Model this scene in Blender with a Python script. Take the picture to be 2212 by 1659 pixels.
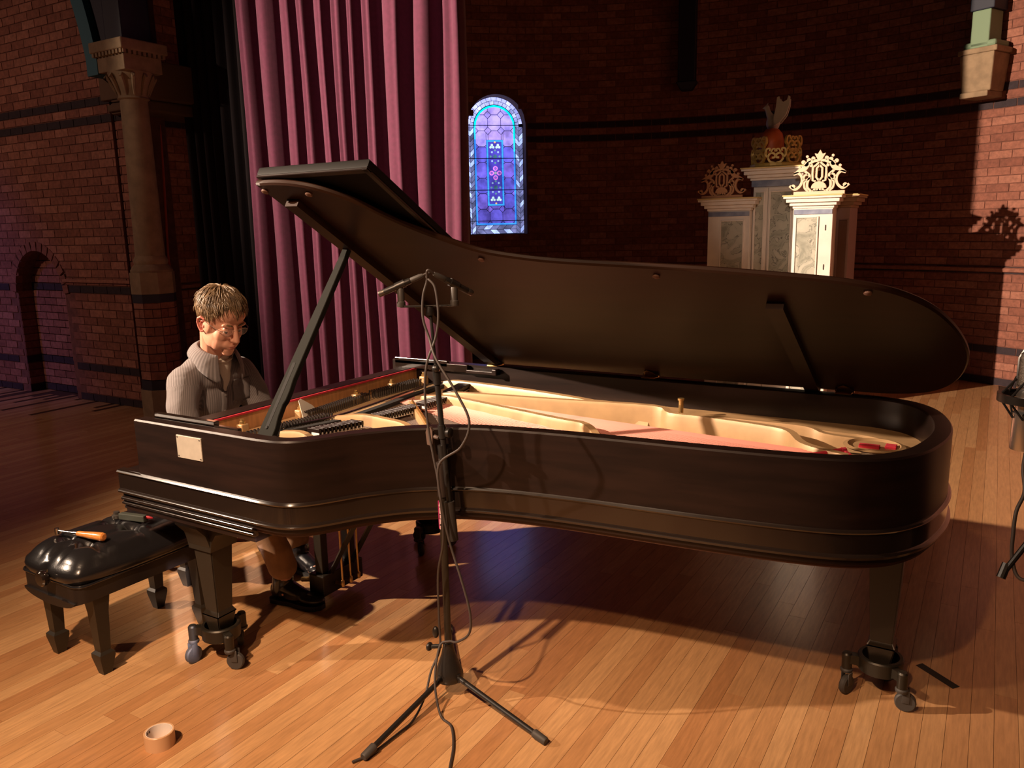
import bpy, bmesh, math, random
from mathutils import Vector, Matrix, noise
random.seed(7)
scene = bpy.context.scene
for _o in list(bpy.data.objects): bpy.data.objects.remove(_o)
COL = scene.collection
PI = math.pi
def R(d): return math.radians(d)

# ------------------------------------------------------------------ camera
CAM_YAW, CAM_PITCH, CAM_ROLL = -0.5412788812, 0.1925605049, -0.0218634860
CAM_LOC = Vector((2.81074833, -1.74959527, 1.63193674)); F_PX = 1737.032
def cam_axes():
    cy, sy = math.cos(CAM_YAW), math.sin(CAM_YAW)
    f = Vector((sy*math.cos(CAM_PITCH), cy*math.cos(CAM_PITCH), -math.sin(CAM_PITCH)))
    r = Vector((cy, -sy, 0.0)); u = r.cross(f)
    return r*math.cos(CAM_ROLL)+u*math.sin(CAM_ROLL), -r*math.sin(CAM_ROLL)+u*math.cos(CAM_ROLL), f
_r, _u, _f = cam_axes()
cam = bpy.data.objects.new('camera', bpy.data.cameras.new('camera'))
COL.objects.link(cam)
cam.matrix_world = Matrix(((_r.x,_u.x,-_f.x,CAM_LOC.x),(_r.y,_u.y,-_f.y,CAM_LOC.y),(_r.z,_u.z,-_f.z,CAM_LOC.z),(0,0,0,1)))
cam.data.sensor_width = 36.0; cam.data.lens = F_PX/2212*36.0
cam.data.clip_start = 0.05; cam.data.clip_end = 100
scene.camera = cam
def screen(p):
    d = Vector(p)-CAM_LOC; z = d.dot(_f)
    if z < 0.2: return None
    return 1106+F_PX*d.dot(_r)/z, 829.5-F_PX*d.dot(_u)/z, z

# ------------------------------------------------------------------ world, lamps, exposure
world = bpy.data.worlds.new('world'); scene.world = world; world.use_nodes = True
world.node_tree.nodes['Background'].inputs[0].default_value = (0.85, 0.45, 0.60, 1)
world.node_tree.nodes['Background'].inputs[1].default_value = 0.004
def spot(name, loc, target, energy, color, angle, blend=0.4, radius=0.05):
    l = bpy.data.lights.new(name, 'SPOT'); l.energy = energy; l.color = color
    l.spot_size = R(angle); l.spot_blend = blend; l.shadow_soft_size = radius
    o = bpy.data.objects.new(name, l); COL.objects.link(o); o.location = loc
    o.rotation_euler = (Vector(target)-Vector(loc)).to_track_quat('-Z', 'Y').to_euler()
    return o
WARM = (1.0, 0.70, 0.47)
spot('stage_spot_right', (2.1, -3.0, 3.85), (1.8, 0.3, 0.0), 310, (1.0, 0.56, 0.30), 58, 0.9, 0.06)
spot('stage_spot_centre', (1.0, -2.6, 3.85), (0.75, -0.25, 0.0), 1120, (1.0, 0.66, 0.42), 62, 1.0, 0.06)
spot('stage_spot_left', (-4.6, -3.2, 4.30), (0.45, 2.75, 2.35), 10500, (1.0, 0.74, 0.54), 58, 1.0, 0.05)
spot('cabinet_fill', (2.3, -3.2, 3.9), (1.05, 5.7, 1.80), 420, (1.0, 0.74, 0.56), 8.5, 0.9, 0.06)  # added fill light that brightens the cabinet
spot('left_wall_fill', (-6.5, -3.0, 4.6), (-5.6, 2.7, 1.1), 330, (1.0, 0.58, 0.42), 78, 0.9, 0.2)  # added dim warm fill for the left wall
spot('blue_wash_lamp', (-7.2, -1.0, 4.4), (-7.0, 2.9, 0.2), 260, (0.22, 0.18, 1.0), 50, 1.0, 0.2)
# added spots behind the camera, masked to slots, make two pale floor streaks
def profile(tgt, hw, hh, energy):
    o = spot('floor_streak_spot', (4.30, -2.80, 2.48), tgt, energy, (0.95, 0.86, 1.0), 8, 0.1, 0.01)
    l = o.data; l.use_nodes = True; nt = l.node_tree; em = nt.nodes['Emission']
    tc = nt.nodes.new('ShaderNodeTexCoord'); sp = nt.nodes.new('ShaderNodeSeparateXYZ'); nt.links.new(tc.outputs['Normal'], sp.inputs[0])
    def m(op, a, b=None):
        n = nt.nodes.new('ShaderNodeMath'); n.operation = op
        for i, v in enumerate((a, b)):
            if v is None: continue
            if isinstance(v, (int, float)): n.inputs[i].default_value = v
            else: nt.links.new(v, n.inputs[i])
        return n.outputs[0]
    def side(v, h):
        q = m('ABSOLUTE', m('DIVIDE', v, sp.outputs['Z']))
        r = nt.nodes.new('ShaderNodeMapRange'); r.interpolation_type = 'SMOOTHSTEP'
        r.inputs[1].default_value = h*1.15; r.inputs[2].default_value = h*.75; r.inputs[3].default_value = 0; r.inputs[4].default_value = 1
        nt.links.new(q, r.inputs[0]); return r.outputs[0]
    nt.links.new(m('MULTIPLY', side(sp.outputs['X'], hw), side(sp.outputs['Y'], hh)), em.inputs['Strength'])
profile((-.15,.315,0), .0070, .034, 3600); profile((-.235,.785,0), .0055, .016, 3000)
scene.view_settings.view_transform = 'Standard'
scene.view_settings.look = 'None'
scene.view_settings.gamma = 1.0
scene.view_settings.use_curve_mapping = False
scene.view_settings.exposure = 0.0

# ------------------------------------------------------------------ mesh helpers
WL = {}
def setp(o, label=None, cat=None, group=None, kind=None):
    if label: o['label'] = label
    if cat: o['category'] = cat
    if group: o['group'] = group
    if kind: o['kind'] = kind
    return o
def empty(name, loc, label, cat, group=None):
    o = bpy.data.objects.new(name, None); COL.objects.link(o); o.location = loc
    o.empty_display_size = 0.1; WL[o.name] = Vector(loc)
    return setp(o, label, cat, group)
def attach(o, parent, loc):
    WL[o.name] = Vector(loc)
    if parent is not None:
        o.parent = parent
        o.matrix_parent_inverse = Matrix.Translation(-WL[parent.name])
def ob(name, bm, mat, parent=None, smooth=35, kind=None, label=None, cat=None, group=None, base=False):
    """link a bmesh in world coordinates as ONE object, its origin moved to its own middle (or its base)"""
    if not isinstance(bm, bpy.types.Mesh):
        bm.normal_update()
        me = bpy.data.meshes.new(name); bm.to_mesh(me); bm.free()
    else: me = bm
    vs = [v.co for v in me.vertices]
    lo = [min(v[i] for v in vs) for i in range(3)]; hi = [max(v[i] for v in vs) for i in range(3)]
    c = Vector([(a+b)/2 for a, b in zip(lo, hi)])
    if base: c.z = lo[2]
    me.transform(Matrix.Translation(-c))
    if smooth and len(me.polygons):
        try: me.set_sharp_from_angle(angle=R(smooth))
        except Exception: pass
        me.polygons.foreach_set('use_smooth', [True]*len(me.polygons))
    for m in (mat if isinstance(mat, (list, tuple)) else [mat]): me.materials.append(m)
    o = bpy.data.objects.new(name, me); COL.objects.link(o); o.location = c
    attach(o, parent, c)
    return setp(o, label, cat, group, kind)
def copy_leaf(o, parent, loc, rot=None):
    c = o.copy(); COL.objects.link(c); c.location = loc
    if rot is not None: c.rotation_euler = rot
    c.parent = None; attach(c, parent, loc)
    return c
def BM(): return bmesh.new()
def box(bm, lo, hi, bev=0.0, M=None, taper=None):
    """axis box; taper=(sx,sy) scales the bottom about its middle"""
    x0,y0,z0 = lo; x1,y1,z1 = hi
    co = [(x0,y0,z0),(x1,y0,z0),(x1,y1,z0),(x0,y1,z0),(x0,y0,z1),(x1,y0,z1),(x1,y1,z1),(x0,y1,z1)]
    if taper:
        cx,cy=(x0+x1)/2,(y0+y1)/2
        co = [((cx+(x-cx)*taper[0]),(cy+(y-cy)*taper[1]),z) if i<4 else (x,y,z) for i,(x,y,z) in enumerate(co)]
    vs = [bm.verts.new(M @ Vector(c) if M else c) for c in co]
    fs = [bm.faces.new([vs[i] for i in f]) for f in ((3,2,1,0),(4,5,6,7),(0,1,5,4),(1,2,6,5),(2,3,7,6),(3,0,4,7))]
    if bev:
        es = list({e for f in fs for e in f.edges})
        bmesh.ops.bevel(bm, geom=es, offset=bev, segments=2, affect='EDGES', profile=0.5)
    return vs
def prism(bm, poly, a, b, axis=2, M=None):
    """extrude a 2-D polygon between a and b along an axis"""
    def P(p, t):
        v = {2:(p[0],p[1],t), 1:(p[0],t,p[1]), 0:(t,p[0],p[1])}[axis]
        return M @ Vector(v) if M else Vector(v)
    lo = [bm.verts.new(P(p,a)) for p in poly]; hi = [bm.verts.new(P(p,b)) for p in poly]
    n = len(poly); fs = []
    for i in range(n): fs.append(bm.faces.new((lo[i],lo[(i+1)%n],hi[(i+1)%n],hi[i])))
    fs.append(bm.faces.new(lo[::-1])); fs.append(bm.faces.new(hi))
    bmesh.ops.recalc_face_normals(bm, faces=fs)
def frame(d):
    d = d.normalized(); a = Vector((0,0,1)) if abs(d.z) < .95 else Vector((1,0,0))
    s = d.cross(a).normalized(); return s, s.cross(d).normalized()
def cyl(bm, p0, p1, r0, r1=None, n=12, cap=True):
    p0, p1 = Vector(p0), Vector(p1); r1 = r0 if r1 is None else r1
    s, t = frame(p1-p0)
    A = [bm.verts.new(p0+(s*math.cos(2*PI*i/n)+t*math.sin(2*PI*i/n))*r0) for i in range(n)]
    B = [bm.verts.new(p1+(s*math.cos(2*PI*i/n)+t*math.sin(2*PI*i/n))*r1) for i in range(n)]
    fs = [bm.faces.new((A[i],A[(i+1)%n],B[(i+1)%n],B[i])) for i in range(n)]
    if cap: fs += [bm.faces.new(A[::-1]), bm.faces.new(B)]
    bmesh.ops.recalc_face_normals(bm, faces=fs)
def lathe(bm, prof, c, n=24, axis='z', M=None, a0=0.0):
    """prof: (radius, height) list around an axis through c"""
    rings = []
    for r, h in prof:
        ring = []
        for i in range(n):
            a = 2*PI*i/n+a0; x, y = r*math.cos(a), r*math.sin(a)
            v = Vector({'z':(x,y,h),'x':(h,x,y),'y':(y,h,x)}[axis])
            if M: v = M @ v
            ring.append(bm.verts.new(Vector(c)+v))
        rings.append(ring)
    fs = []
    for A, B in zip(rings, rings[1:]):
        for i in range(n): fs.append(bm.faces.new((A[i],A[(i+1)%n],B[(i+1)%n],B[i])))
    if prof[0][0] > 1e-5: fs.append(bm.faces.new(rings[0][::-1]))
    if prof[-1][0] > 1e-5: fs.append(bm.faces.new(rings[-1]))
    bmesh.ops.remove_doubles(bm, verts=[v for r_ in rings for v in r_], dist=1e-6)
    bmesh.ops.recalc_face_normals(bm, faces=[f for f in fs if f.is_valid])
def catmull(pts, k=8, closed=False):
    P = [Vector(p) for p in pts]; out = []; n = len(P)
    rng = range(n if closed else n-1)
    for i in rng:
        p0 = P[(i-1)%n] if closed or i > 0 else P[0]*2-P[1]
        p1, p2 = P[i], P[(i+1)%n]
        p3 = P[(i+2)%n] if closed or i+2 < n else P[-1]*2-P[-2]
        for j in range(k):
            t = j/k
            out.append(0.5*((2*p1)+(p2-p0)*t+(2*p0-5*p1+4*p2-p3)*t*t+(3*p1-p0-3*p2+p3)*t**3))
    if not closed: out.append(P[-1].copy())
    return out
def tube(bm, pts, r, n=8, cap=True):
    """round tube along points; r a number or one radius per point"""
    P = [Vector(p) for p in pts]; rings = []
    d0 = (P[1]-P[0]).normalized(); s, t = frame(d0)
    for i, p in enumerate(P):
        d = (P[min(i+1,len(P)-1)]-P[max(i-1,0)]).normalized()
        s = (s-d*s.dot(d)).normalized(); t = d.cross(s)
        rr = r
        if isinstance(r, (list, tuple)):
            t_ = i/(len(P)-1)*(len(r)-1); k_ = min(int(t_), len(r)-2); rr = r[k_]+(r[k_+1]-r[k_])*(t_-k_)
        rings.append([bm.verts.new(p+(s*math.cos(2*PI*k/n)+t*math.sin(2*PI*k/n))*rr) for k in range(n)])
    fs = []
    for A, B in zip(rings, rings[1:]):
        for k in range(n): fs.append(bm.faces.new((A[k],A[(k+1)%n],B[(k+1)%n],B[k])))
    if cap: fs += [bm.faces.new(rings[0][::-1]), bm.faces.new(rings[-1])]
    bmesh.ops.recalc_face_normals(bm, faces=fs)
def normals2(path, closed=False):
    """outward (right-hand) normals of a counter-clockwise 2-D path"""
    out = []; n = len(path)
    for i in range(n):
        a = path[(i-1)%n] if closed or i > 0 else path[i]
        b = path[(i+1)%n] if closed or i < n-1 else path[i]
        d = Vector((b[0]-a[0], b[1]-a[1])).normalized(); out.append(Vector((d.y, -d.x)))
    return out
def sweep(bm, path, prof, closed_path=False, closed_prof=True):
    """sweep an (outward offset, z) profile along a 2-D path"""
    N = normals2(path, closed_path); rings = []
    for p, nn in zip(path, N):
        rings.append([bm.verts.new((p[0]+nn.x*o, p[1]+nn.y*o, z)) for o, z in prof])
    fs = []; m = len(prof)
    pairs = list(zip(rings, rings[1:]))+([(rings[-1], rings[0])] if closed_path else [])
    for A, B in pairs:
        for k in range(m if closed_prof else m-1): fs.append(bm.faces.new((A[k],A[(k+1)%m],B[(k+1)%m],B[k])))
    if closed_prof and not closed_path: fs += [bm.faces.new(rings[0]), bm.faces.new(rings[-1][::-1])]
    bmesh.ops.recalc_face_normals(bm, faces=fs)
def ribbon(bm, pts, w, y0, y1, M=None):
    """flat cut-out strip: a 2-D polyline (x,z) of width w given depth from y0 to y1"""
    P = [Vector(p) for p in pts]; L = []; Rr = []
    for i, p in enumerate(P):
        d = (P[min(i+1,len(P)-1)]-P[max(i-1,0)]).normalized(); nn = Vector((-d.y, d.x))
        if isinstance(w,(list,tuple)):
            t = i/(len(P)-1)*(len(w)-1); k = min(int(t), len(w)-2); ww = (w[k]+(w[k+1]-w[k])*(t-k))/2
        else: ww = w/2
        L.append(p+nn*ww); Rr.append(p-nn*ww)
    V = lambda p, y: bm.verts.new(M @ Vector((p.x,y,p.y)) if M else (p.x,y,p.y))
    rows = [[V(a,y0),V(a,y1),V(b,y1),V(b,y0)] for a, b in zip(L, Rr)]
    fs = []
    for A, B in zip(rows, rows[1:]):
        for k in range(4): fs.append(bm.faces.new((A[k],A[(k+1)%4],B[(k+1)%4],B[k])))
    fs += [bm.faces.new(rows[0]), bm.faces.new(rows[-1][::-1])]
    bmesh.ops.recalc_face_normals(bm, faces=fs)
def ellipsoid(bm, c, r, rot=None, seg=16, rings=10):
    M = Matrix.Translation(c) @ (rot.to_4x4() if rot else Matrix.Identity(4)) @ Matrix.Diagonal((*r, 1))
    bmesh.ops.create_uvsphere(bm, u_segments=seg, v_segments=rings, radius=1, matrix=M)
def grid_surface(bm, fn, nu, nv, closed_u=False):
    V = [[bm.verts.new(fn(i/(nu if closed_u else nu-1), j/(nv-1))) for i in range(nu)] for j in range(nv)]
    for j in range(nv-1):
        for i in range(nu if closed_u else nu-1):
            bm.faces.new((V[j][i],V[j][(i+1)%nu],V[j+1][(i+1)%nu],V[j+1][i]))
    return V
def remeshed(bm, voxel, smooth=2, factor=0.5):
    me = bpy.data.meshes.new('blob'); bm.to_mesh(me); bm.free()
    o = bpy.data.objects.new('blob', me); COL.objects.link(o)
    m = o.modifiers.new('r', 'REMESH'); m.mode = 'VOXEL'; m.voxel_size = voxel
    s = o.modifiers.new('s', 'SMOOTH'); s.iterations = smooth; s.factor = factor
    dg = bpy.context.evaluated_depsgraph_get()
    out = bpy.data.meshes.new_from_object(o.evaluated_get(dg))
    bpy.data.objects.remove(o); bpy.data.meshes.remove(me)
    return out

# ------------------------------------------------------------------ materials
def mat(name, base, rough=0.5, metal=0.0, coat=0.0, emit=None, estr=1.0, spec=0.5, nstr=0.0, nscale=20.0, bump=0.0, bscale=60.0, nmap=(1,1,1), base2=None, sss=0.0):
    m = bpy.data.materials.new(name); m.use_nodes = True
    nt = m.node_tree; b = nt.nodes['Principled BSDF']
    b.inputs['Base Color'].default_value = (*base, 1); b.inputs['Roughness'].default_value = rough
    b.inputs['Metallic'].default_value = metal; b.inputs['Coat Weight'].default_value = coat
    b.inputs['Coat Roughness'].default_value = 0.12
    b.inputs['Specular IOR Level'].default_value = spec
    if sss:
        b.inputs['Subsurface Weight'].default_value = sss; b.inputs['Subsurface Radius'].default_value = (0.012,0.005,0.003)
    if emit:
        b.inputs['Emission Color'].default_value = (*emit, 1); b.inputs['Emission Strength'].default_value = estr
    if nstr or bump or base2:
        tc = nt.nodes.new('ShaderNodeTexCoord'); mp = nt.nodes.new('ShaderNodeMapping'); mp.inputs['Scale'].default_value = nmap
        nt.links.new(tc.outputs['Object'], mp.inputs['Vector'])
        if nstr or base2:
            n = nt.nodes.new('ShaderNodeTexNoise'); n.inputs['Scale'].default_value = nscale; n.inputs['Detail'].default_value = 5
            nt.links.new(mp.outputs[0], n.inputs['Vector'])
            r = nt.nodes.new('ShaderNodeValToRGB')
            c2 = base2 if base2 else tuple(min(1, c*(1+nstr)) for c in base)
            c1 = base if base2 else tuple(c*(1-nstr) for c in base)
            r.color_ramp.elements[0].position = 0.35; r.color_ramp.elements[0].color = (*c1, 1)
            r.color_ramp.elements[1].position = 0.65; r.color_ramp.elements[1].color = (*c2, 1)
            nt.links.new(n.outputs['Fac'], r.inputs['Fac']); nt.links.new(r.outputs[0], b.inputs['Base Color'])
        if bump:
            n2 = nt.nodes.new('ShaderNodeTexNoise'); n2.inputs['Scale'].default_value = bscale; n2.inputs['Detail'].default_value = 4
            nt.links.new(mp.outputs[0], n2.inputs['Vector'])
            bp = nt.nodes.new('ShaderNodeBump'); bp.inputs['Strength'].default_value = bump; bp.inputs['Distance'].default_value = 0.004
            nt.links.new(n2.outputs['Fac'], bp.inputs['Height']); nt.links.new(bp.outputs[0], b.inputs['Normal'])
    return m
def tone_mat(name, ramp, rough, grain=(1,1,1), gscale=12, gstr=0.25, bump=0.15, coat=0.0, bscale=40):
    """colour picked per piece: mesh attribute 'tone' (joined pieces) + object colour red (single pieces)"""
    m = bpy.data.materials.new(name); m.use_nodes = True; nt = m.node_tree; b = nt.nodes['Principled BSDF']
    at = nt.nodes.new('ShaderNodeAttribute'); at.attribute_name = 'tone'
    oi = nt.nodes.new('ShaderNodeObjectInfo'); sp = nt.nodes.new('ShaderNodeSeparateColor')
    nt.links.new(oi.outputs['Color'], sp.inputs[0])
    ad = nt.nodes.new('ShaderNodeMath'); ad.operation = 'ADD'
    nt.links.new(at.outputs['Fac'], ad.inputs[0]); nt.links.new(sp.outputs[0], ad.inputs[1])
    rp = nt.nodes.new('ShaderNodeValToRGB'); cr = rp.color_ramp
    while len(cr.elements) < len(ramp): cr.elements.new(0.5)
    for e, (p, c) in zip(cr.elements, ramp): e.position = p; e.color = (*c, 1)
    nt.links.new(ad.outputs[0], rp.inputs['Fac'])
    ge = nt.nodes.new('ShaderNodeNewGeometry'); mp = nt.nodes.new('ShaderNodeMapping'); mp.inputs['Scale'].default_value = grain
    nt.links.new(ge.outputs['Position'], mp.inputs['Vector'])
    n = nt.nodes.new('ShaderNodeTexNoise'); n.inputs['Scale'].default_value = gscale; n.inputs['Detail'].default_value = 6; n.inputs['Roughness'].default_value = 0.65
    nt.links.new(mp.outputs[0], n.inputs['Vector'])
    mr = nt.nodes.new('ShaderNodeMapRange'); mr.inputs[1].default_value = 0.3; mr.inputs[2].default_value = 0.7
    mr.inputs[3].default_value = 1-gstr; mr.inputs[4].default_value = 1+gstr
    nt.links.new(n.outputs['Fac'], mr.inputs[0])
    mx = nt.nodes.new('ShaderNodeMix'); mx.data_type = 'RGBA'; mx.blend_type = 'MULTIPLY'; mx.inputs[0].default_value = 1
    nt.links.new(rp.outputs[0], mx.inputs[6]); nt.links.new(mr.outputs[0], mx.inputs[7])
    nt.links.new(mx.outputs[2], b.inputs['Base Color'])
    b.inputs['Roughness'].default_value = rough; b.inputs['Coat Weight'].default_value = coat; b.inputs['Coat Roughness'].default_value = 0.15
    if bump:
        n2 = nt.nodes.new('ShaderNodeTexNoise'); n2.inputs['Scale'].default_value = bscale
        nt.links.new(mp.outputs[0], n2.inputs['Vector'])
        bp = nt.nodes.new('ShaderNodeBump'); bp.inputs['Strength'].default_value = bump; bp.inputs['Distance'].default_value = 0.003
        nt.links.new(n2.outputs['Fac'], bp.inputs['Height']); nt.links.new(bp.outputs[0], b.inputs['Normal'])
    return m
EBONY = mat('satin_ebony', (0.009,0.0045,0.0035), 0.36, coat=0.0, spec=0.40, base2=(0.016,0.0075,0.0055), nscale=6, nmap=(0.6,0.6,5), bump=0.02, bscale=30)
EBONY_GLOSS = mat('worn_ebony_edge', (0.014,0.009,0.007), 0.14, coat=0.8)
LIDMAT = mat('satin_ebony_lid', (0.022,0.0080,0.0040), 0.42, coat=0.0, spec=0.24, base2=(0.029,0.0105,0.005), nscale=5, nmap=(0.5,4,4))
MATTBLACK = mat('matt_black_lacquer', (0.006,0.005,0.0045), 0.6, spec=0.12)
PROPMAT = mat('worn_black_prop', (0.012,0.0125,0.011), 0.75, spec=0.12, bump=0.05, bscale=120)
LEGMAT = mat('brown_black_leg_lacquer', (0.022,0.017,0.012), 0.36, spec=0.38)
GOLD = mat('bronze_painted_iron', (0.42,0.265,0.130), 0.45, metal=0.12, nstr=0.08, nscale=15, bump=0.03)
BRASS = mat('brass', (0.75,0.5,0.2), 0.3, metal=0.9)
STEEL = mat('nickel_steel', (0.55,0.52,0.5), 0.25, metal=1.0)
DARKSTEEL = mat('tuning_pin_steel', (0.10,0.09,0.085), 0.35, metal=0.9)
COPPER = mat('copper_wound_string', (0.50,0.195,0.150), 0.42, metal=0.4)
WIRE = mat('plain_steel_string', (0.24,0.18,0.15), 0.4, metal=0.7)
SPRUCE = mat('spruce_soundboard', (0.11,0.045,0.028), 0.4, nstr=0.15, nscale=8, nmap=(1,12,1))
REDFELT = mat('red_felt', (0.50,0.02,0.04), 0.95, bump=0.2, bscale=300)
BLACKFELT = mat('black_felt', (0.010,0.009,0.009), 0.9)
WOODTAN = mat('warm_maple_wood', (0.42,0.20,0.08), 0.45, nstr=0.15, nscale=10, nmap=(1,6,1))
PAPER = mat('white_card', (0.80,0.74,0.66), 0.7)
WHITEKEY = mat('ivory_key', (0.75,0.70,0.6), 0.3)
IRON = mat('black_iron_bracket', (0.030,0.025,0.018), 0.42, metal=0.5)
RUBBER = mat('grey_rubber', (0.05,0.045,0.042), 0.6)
LEATHER = mat('black_tufted_leather', (0.012,0.011,0.012), 0.24, coat=0.25, bump=0.08, bscale=160)
BENCHWOOD = mat('black_brown_bench_wood', (0.014,0.010,0.009), 0.34, spec=0.38)
MICBLACK = mat('black_powder_coat', (0.014,0.012,0.011), 0.38, bump=0.03, bscale=400)
CABLE = mat('dark_grey_cable', (0.045,0.035,0.032), 0.55)
SILVER = mat('brushed_silver', (0.50,0.47,0.44), 0.3, metal=0.9)
# ------------------------------------------------------------------ floor: maple strips laid towards the apse
MAPLE = tone_mat('maple_strip_floor', [(0.0,(0.43,0.205,0.085)),(0.5,(0.50,0.27,0.120)),(1.0,(0.57,0.33,0.155))], 0.33, grain=(14,1.2,1), gscale=6, gstr=0.20, bump=0.03, coat=0.5, bscale=9)
FLOOR_GAP = mat('dark_floor_joint', (0.06,0.022,0.008), 0.8)
bm = BM(); box(bm, (-9.5,-6.5,-0.10), (7.0,8.6,-0.0035))
floor = ob('floor', bm, FLOOR_GAP, None, 0, 'structure')
PW = 0.068
unit = BM(); box(unit, (-.5,-.5,-.5), (.5,.5,.5)); unit_me = bpy.data.meshes.new('plank'); unit.to_mesh(unit_me); unit.free()
unit_me.materials.append(MAPLE)
cand = []
rng = random.Random(3)
for i in range(int(-9.4/PW), int(6.9/PW)):
    x = i*PW; y = -3.2-rng.random()*1.5
    while y < 8.5:
        L = rng.choice((0.5,0.8,1.1,1.4,1.7,2.0)); y1 = min(y+L, 8.55)
        dx, dy = x-0.55, (y+y1)/2-3.35
        if ((y+y1)/2 > 2.95 and dx*dx+dy*dy > 4.75**2) : y = y1; continue
        c = (x+PW/2, (y+y1)/2, 0); s = screen(c)
        a = -1
        pr = [screen((x+PW/2, yy, 0)) for yy in (y, (y+y1)/2, y1)]
        if any(p and -60 < p[0] < 2270 and 560 < p[1] < 1760 for p in pr):
            zz = min(p[2] for p in pr if p); a = (y1-y)/zz**3
        inframe = any(p and -500 < p[0] < 2700 for p in pr)
        if a > 0 or inframe: cand.append((a, c, y1-y, rng.random()))
        y = y1
cand.sort(key=lambda t: -t[0])
pa = None
for a, c, L, tone in cand[:300]:
    o = bpy.data.objects.new('plank', unit_me); COL.objects.link(o)
    o.location = (c[0], c[1], -0.004); o.scale = (PW-0.0012, L-0.0012, 0.008); o.color = (tone,0,0,1); attach(o, floor, o.location)
bm = BM(); tl = bm.faces.layers.float.new('tone')
for a, c, L, tone in cand[300:]:
    n0 = len(bm.faces); box(bm, (c[0]-PW/2+.0006, c[1]-L/2+.0006, -.008), (c[0]+PW/2-.0006, c[1]+L/2-.0006, 0))
    bm.faces.ensure_lookup_table()
    for k in range(n0, len(bm.faces)): bm.faces[k][tl] = tone
fo = ob('far_planks', bm, MAPLE, floor, 0, 'stuff'); fo.color = (0,0,0,1)

# ------------------------------------------------------------------ brick walls
BRICK = tone_mat('red_brick', [(0.0,(0.185,0.064,0.042)),(0.45,(0.245,0.092,0.060)),(0.80,(0.310,0.130,0.088)),(0.9,(0.030,0.016,0.020)),(1.0,(0.022,0.014,0.020))], 0.85, gscale=25, gstr=0.3, bump=0.5, bscale=90)
MORTAR = mat('dark_red_mortar', (0.150,0.058,0.040), 0.95, nstr=0.2, bump=0.3)
STONE = mat('buff_sandstone', (0.27,0.19,0.115), 0.85, nstr=0.15, nscale=12, bump=0.3, bscale=60)
DARKTRIM = mat('dark_painted_trim', (0.020,0.016,0.028), 0.6)
NAVY = mat('navy_painted_rib', (0.012,0.016,0.035), 0.6)
TEAL = mat('teal_painted_arris', (0.02,0.12,0.17), 0.6)
GREENP = mat('pale_green_painted_rib', (0.18,0.27,0.17), 0.7)
ub = BM(); box(ub, (-.5,-.5,-.5), (.5,.5,.5)); brick_me = bpy.data.meshes.new('brick'); ub.to_mesh(brick_me); ub.free(); brick_me.materials.append(BRICK)
CH = 0.0775; BL = 0.215; DARKROWS = (0, 4, 14, 34, 36)
def lay(wall, courses, pos, keep, weight, jm):
    """courses: list of (row, list of (s0,s1)); pos(s)->(x,y,angle,normal)"""
    out = []
    r = random.Random(hash(wall.name) % 1000)
    for row, segs in courses:
        for s0, s1 in segs:
            z = (row+.5)*CH; x, y, ang, n = pos((s0+s1)/2)
            if not keep((s0+s1)/2, z): continue
            c = Vector((x+n[0]*-0.005, y+n[1]*-0.005, z)); p = screen(c)
            v = (CAM_LOC-c); vis = max(0.0, v.x*n[0]+v.y*n[1])/v.length
            infr = bool(p) and -20 < p[0] < 2232 and -20 < p[1] < 1000
            if not p or not (-600 < p[0] < 3500 and -420 < p[1] < 1000): continue
            t = r.random()*0.8 if row not in DARKROWS else 0.95
            sc = vis*(s1-s0)/p[2]**2*weight(p, c) if infr else -1
            out.append((sc, c, ang, s1-s0, t))
    out.sort(key=lambda t: -t[0])
    k = [t for t in out if t[0] > 0][:300]; ids = set(id(t) for t in k)
    for sc, c, ang, L, t in k:
        o = bpy.data.objects.new('brick', brick_me); COL.objects.link(o)
        j = r.uniform(-.002,.002)
        o.location = c; o.rotation_euler = (0,0,ang); o.scale = (L-.009, 0.03+j, CH-.010); o.color = (t,0,0,1); attach(o, wall, c)
    bm = BM(); tl = bm.faces.layers.float.new('tone')
    for e in out:
        if id(e) in ids: continue
        sc, c, ang, L, t = e; n0 = len(bm.faces)
        h = ((L-.009)/2, 0.015+r.uniform(-.001,.001), (CH-.010)/2)
        box(bm, (-h[0],-h[1],-h[2]), h, M=Matrix.Translation(c) @ Matrix.Rotation(ang,4,'Z'))
        bm.faces.ensure_lookup_table()
        for q in range(n0, len(bm.faces)): bm.faces[q][tl] = t
    if len(bm.faces):
        oo = ob('brick_courses', bm, BRICK, wall, 0, 'stuff'); oo.color = (0,0,0,1)
def bond(a, b, L=BL):
    rows = []
    for row in range(0, 76):
        off = (row % 2)*L/2; s = a-off; segs = []
        while s < b:
            s0, s1 = max(s, a), min(s+L, b)
            if s1-s0 > 0.03: segs.append((s0, s1))
            s += L
        rows.append((row, segs))
    return rows
WY = 2.90; NX0, NX1, NZ, NR = -6.05, -5.18, 1.07, 0.435
arch = [(-5.615+NR*math.cos(t), NZ+NR*math.sin(t)) for t in [PI*i/14 for i in range(15)]]
bm = BM()
prism(bm, [(-9.3,0),(NX0,0),(NX0,5.9),(-9.3,5.9)], WY-.003, WY+.35, 1)
prism(bm, [(NX1,0),(-3.85,0),(-3.85,5.9),(NX1,5.9)], WY-.003, WY+.35, 1)
prism(bm, arch+[(NX0,5.9),(NX1,5.9)], WY-.003, WY+.35, 1)
box(bm, (NX0-.05,WY+.165,0), (NX1+.05,WY+.30,1.6))
wall_left = ob('wall_left', bm, MORTAR, None, 0, 'structure')
def keep_left(s, z):
    x = s
    if NX0-.08 < x < NX1+.08:
        if z < NZ: return False
        if (x+5.615)**2+(z-NZ)**2 < (NR+.06)**2: return False
    return True
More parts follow.
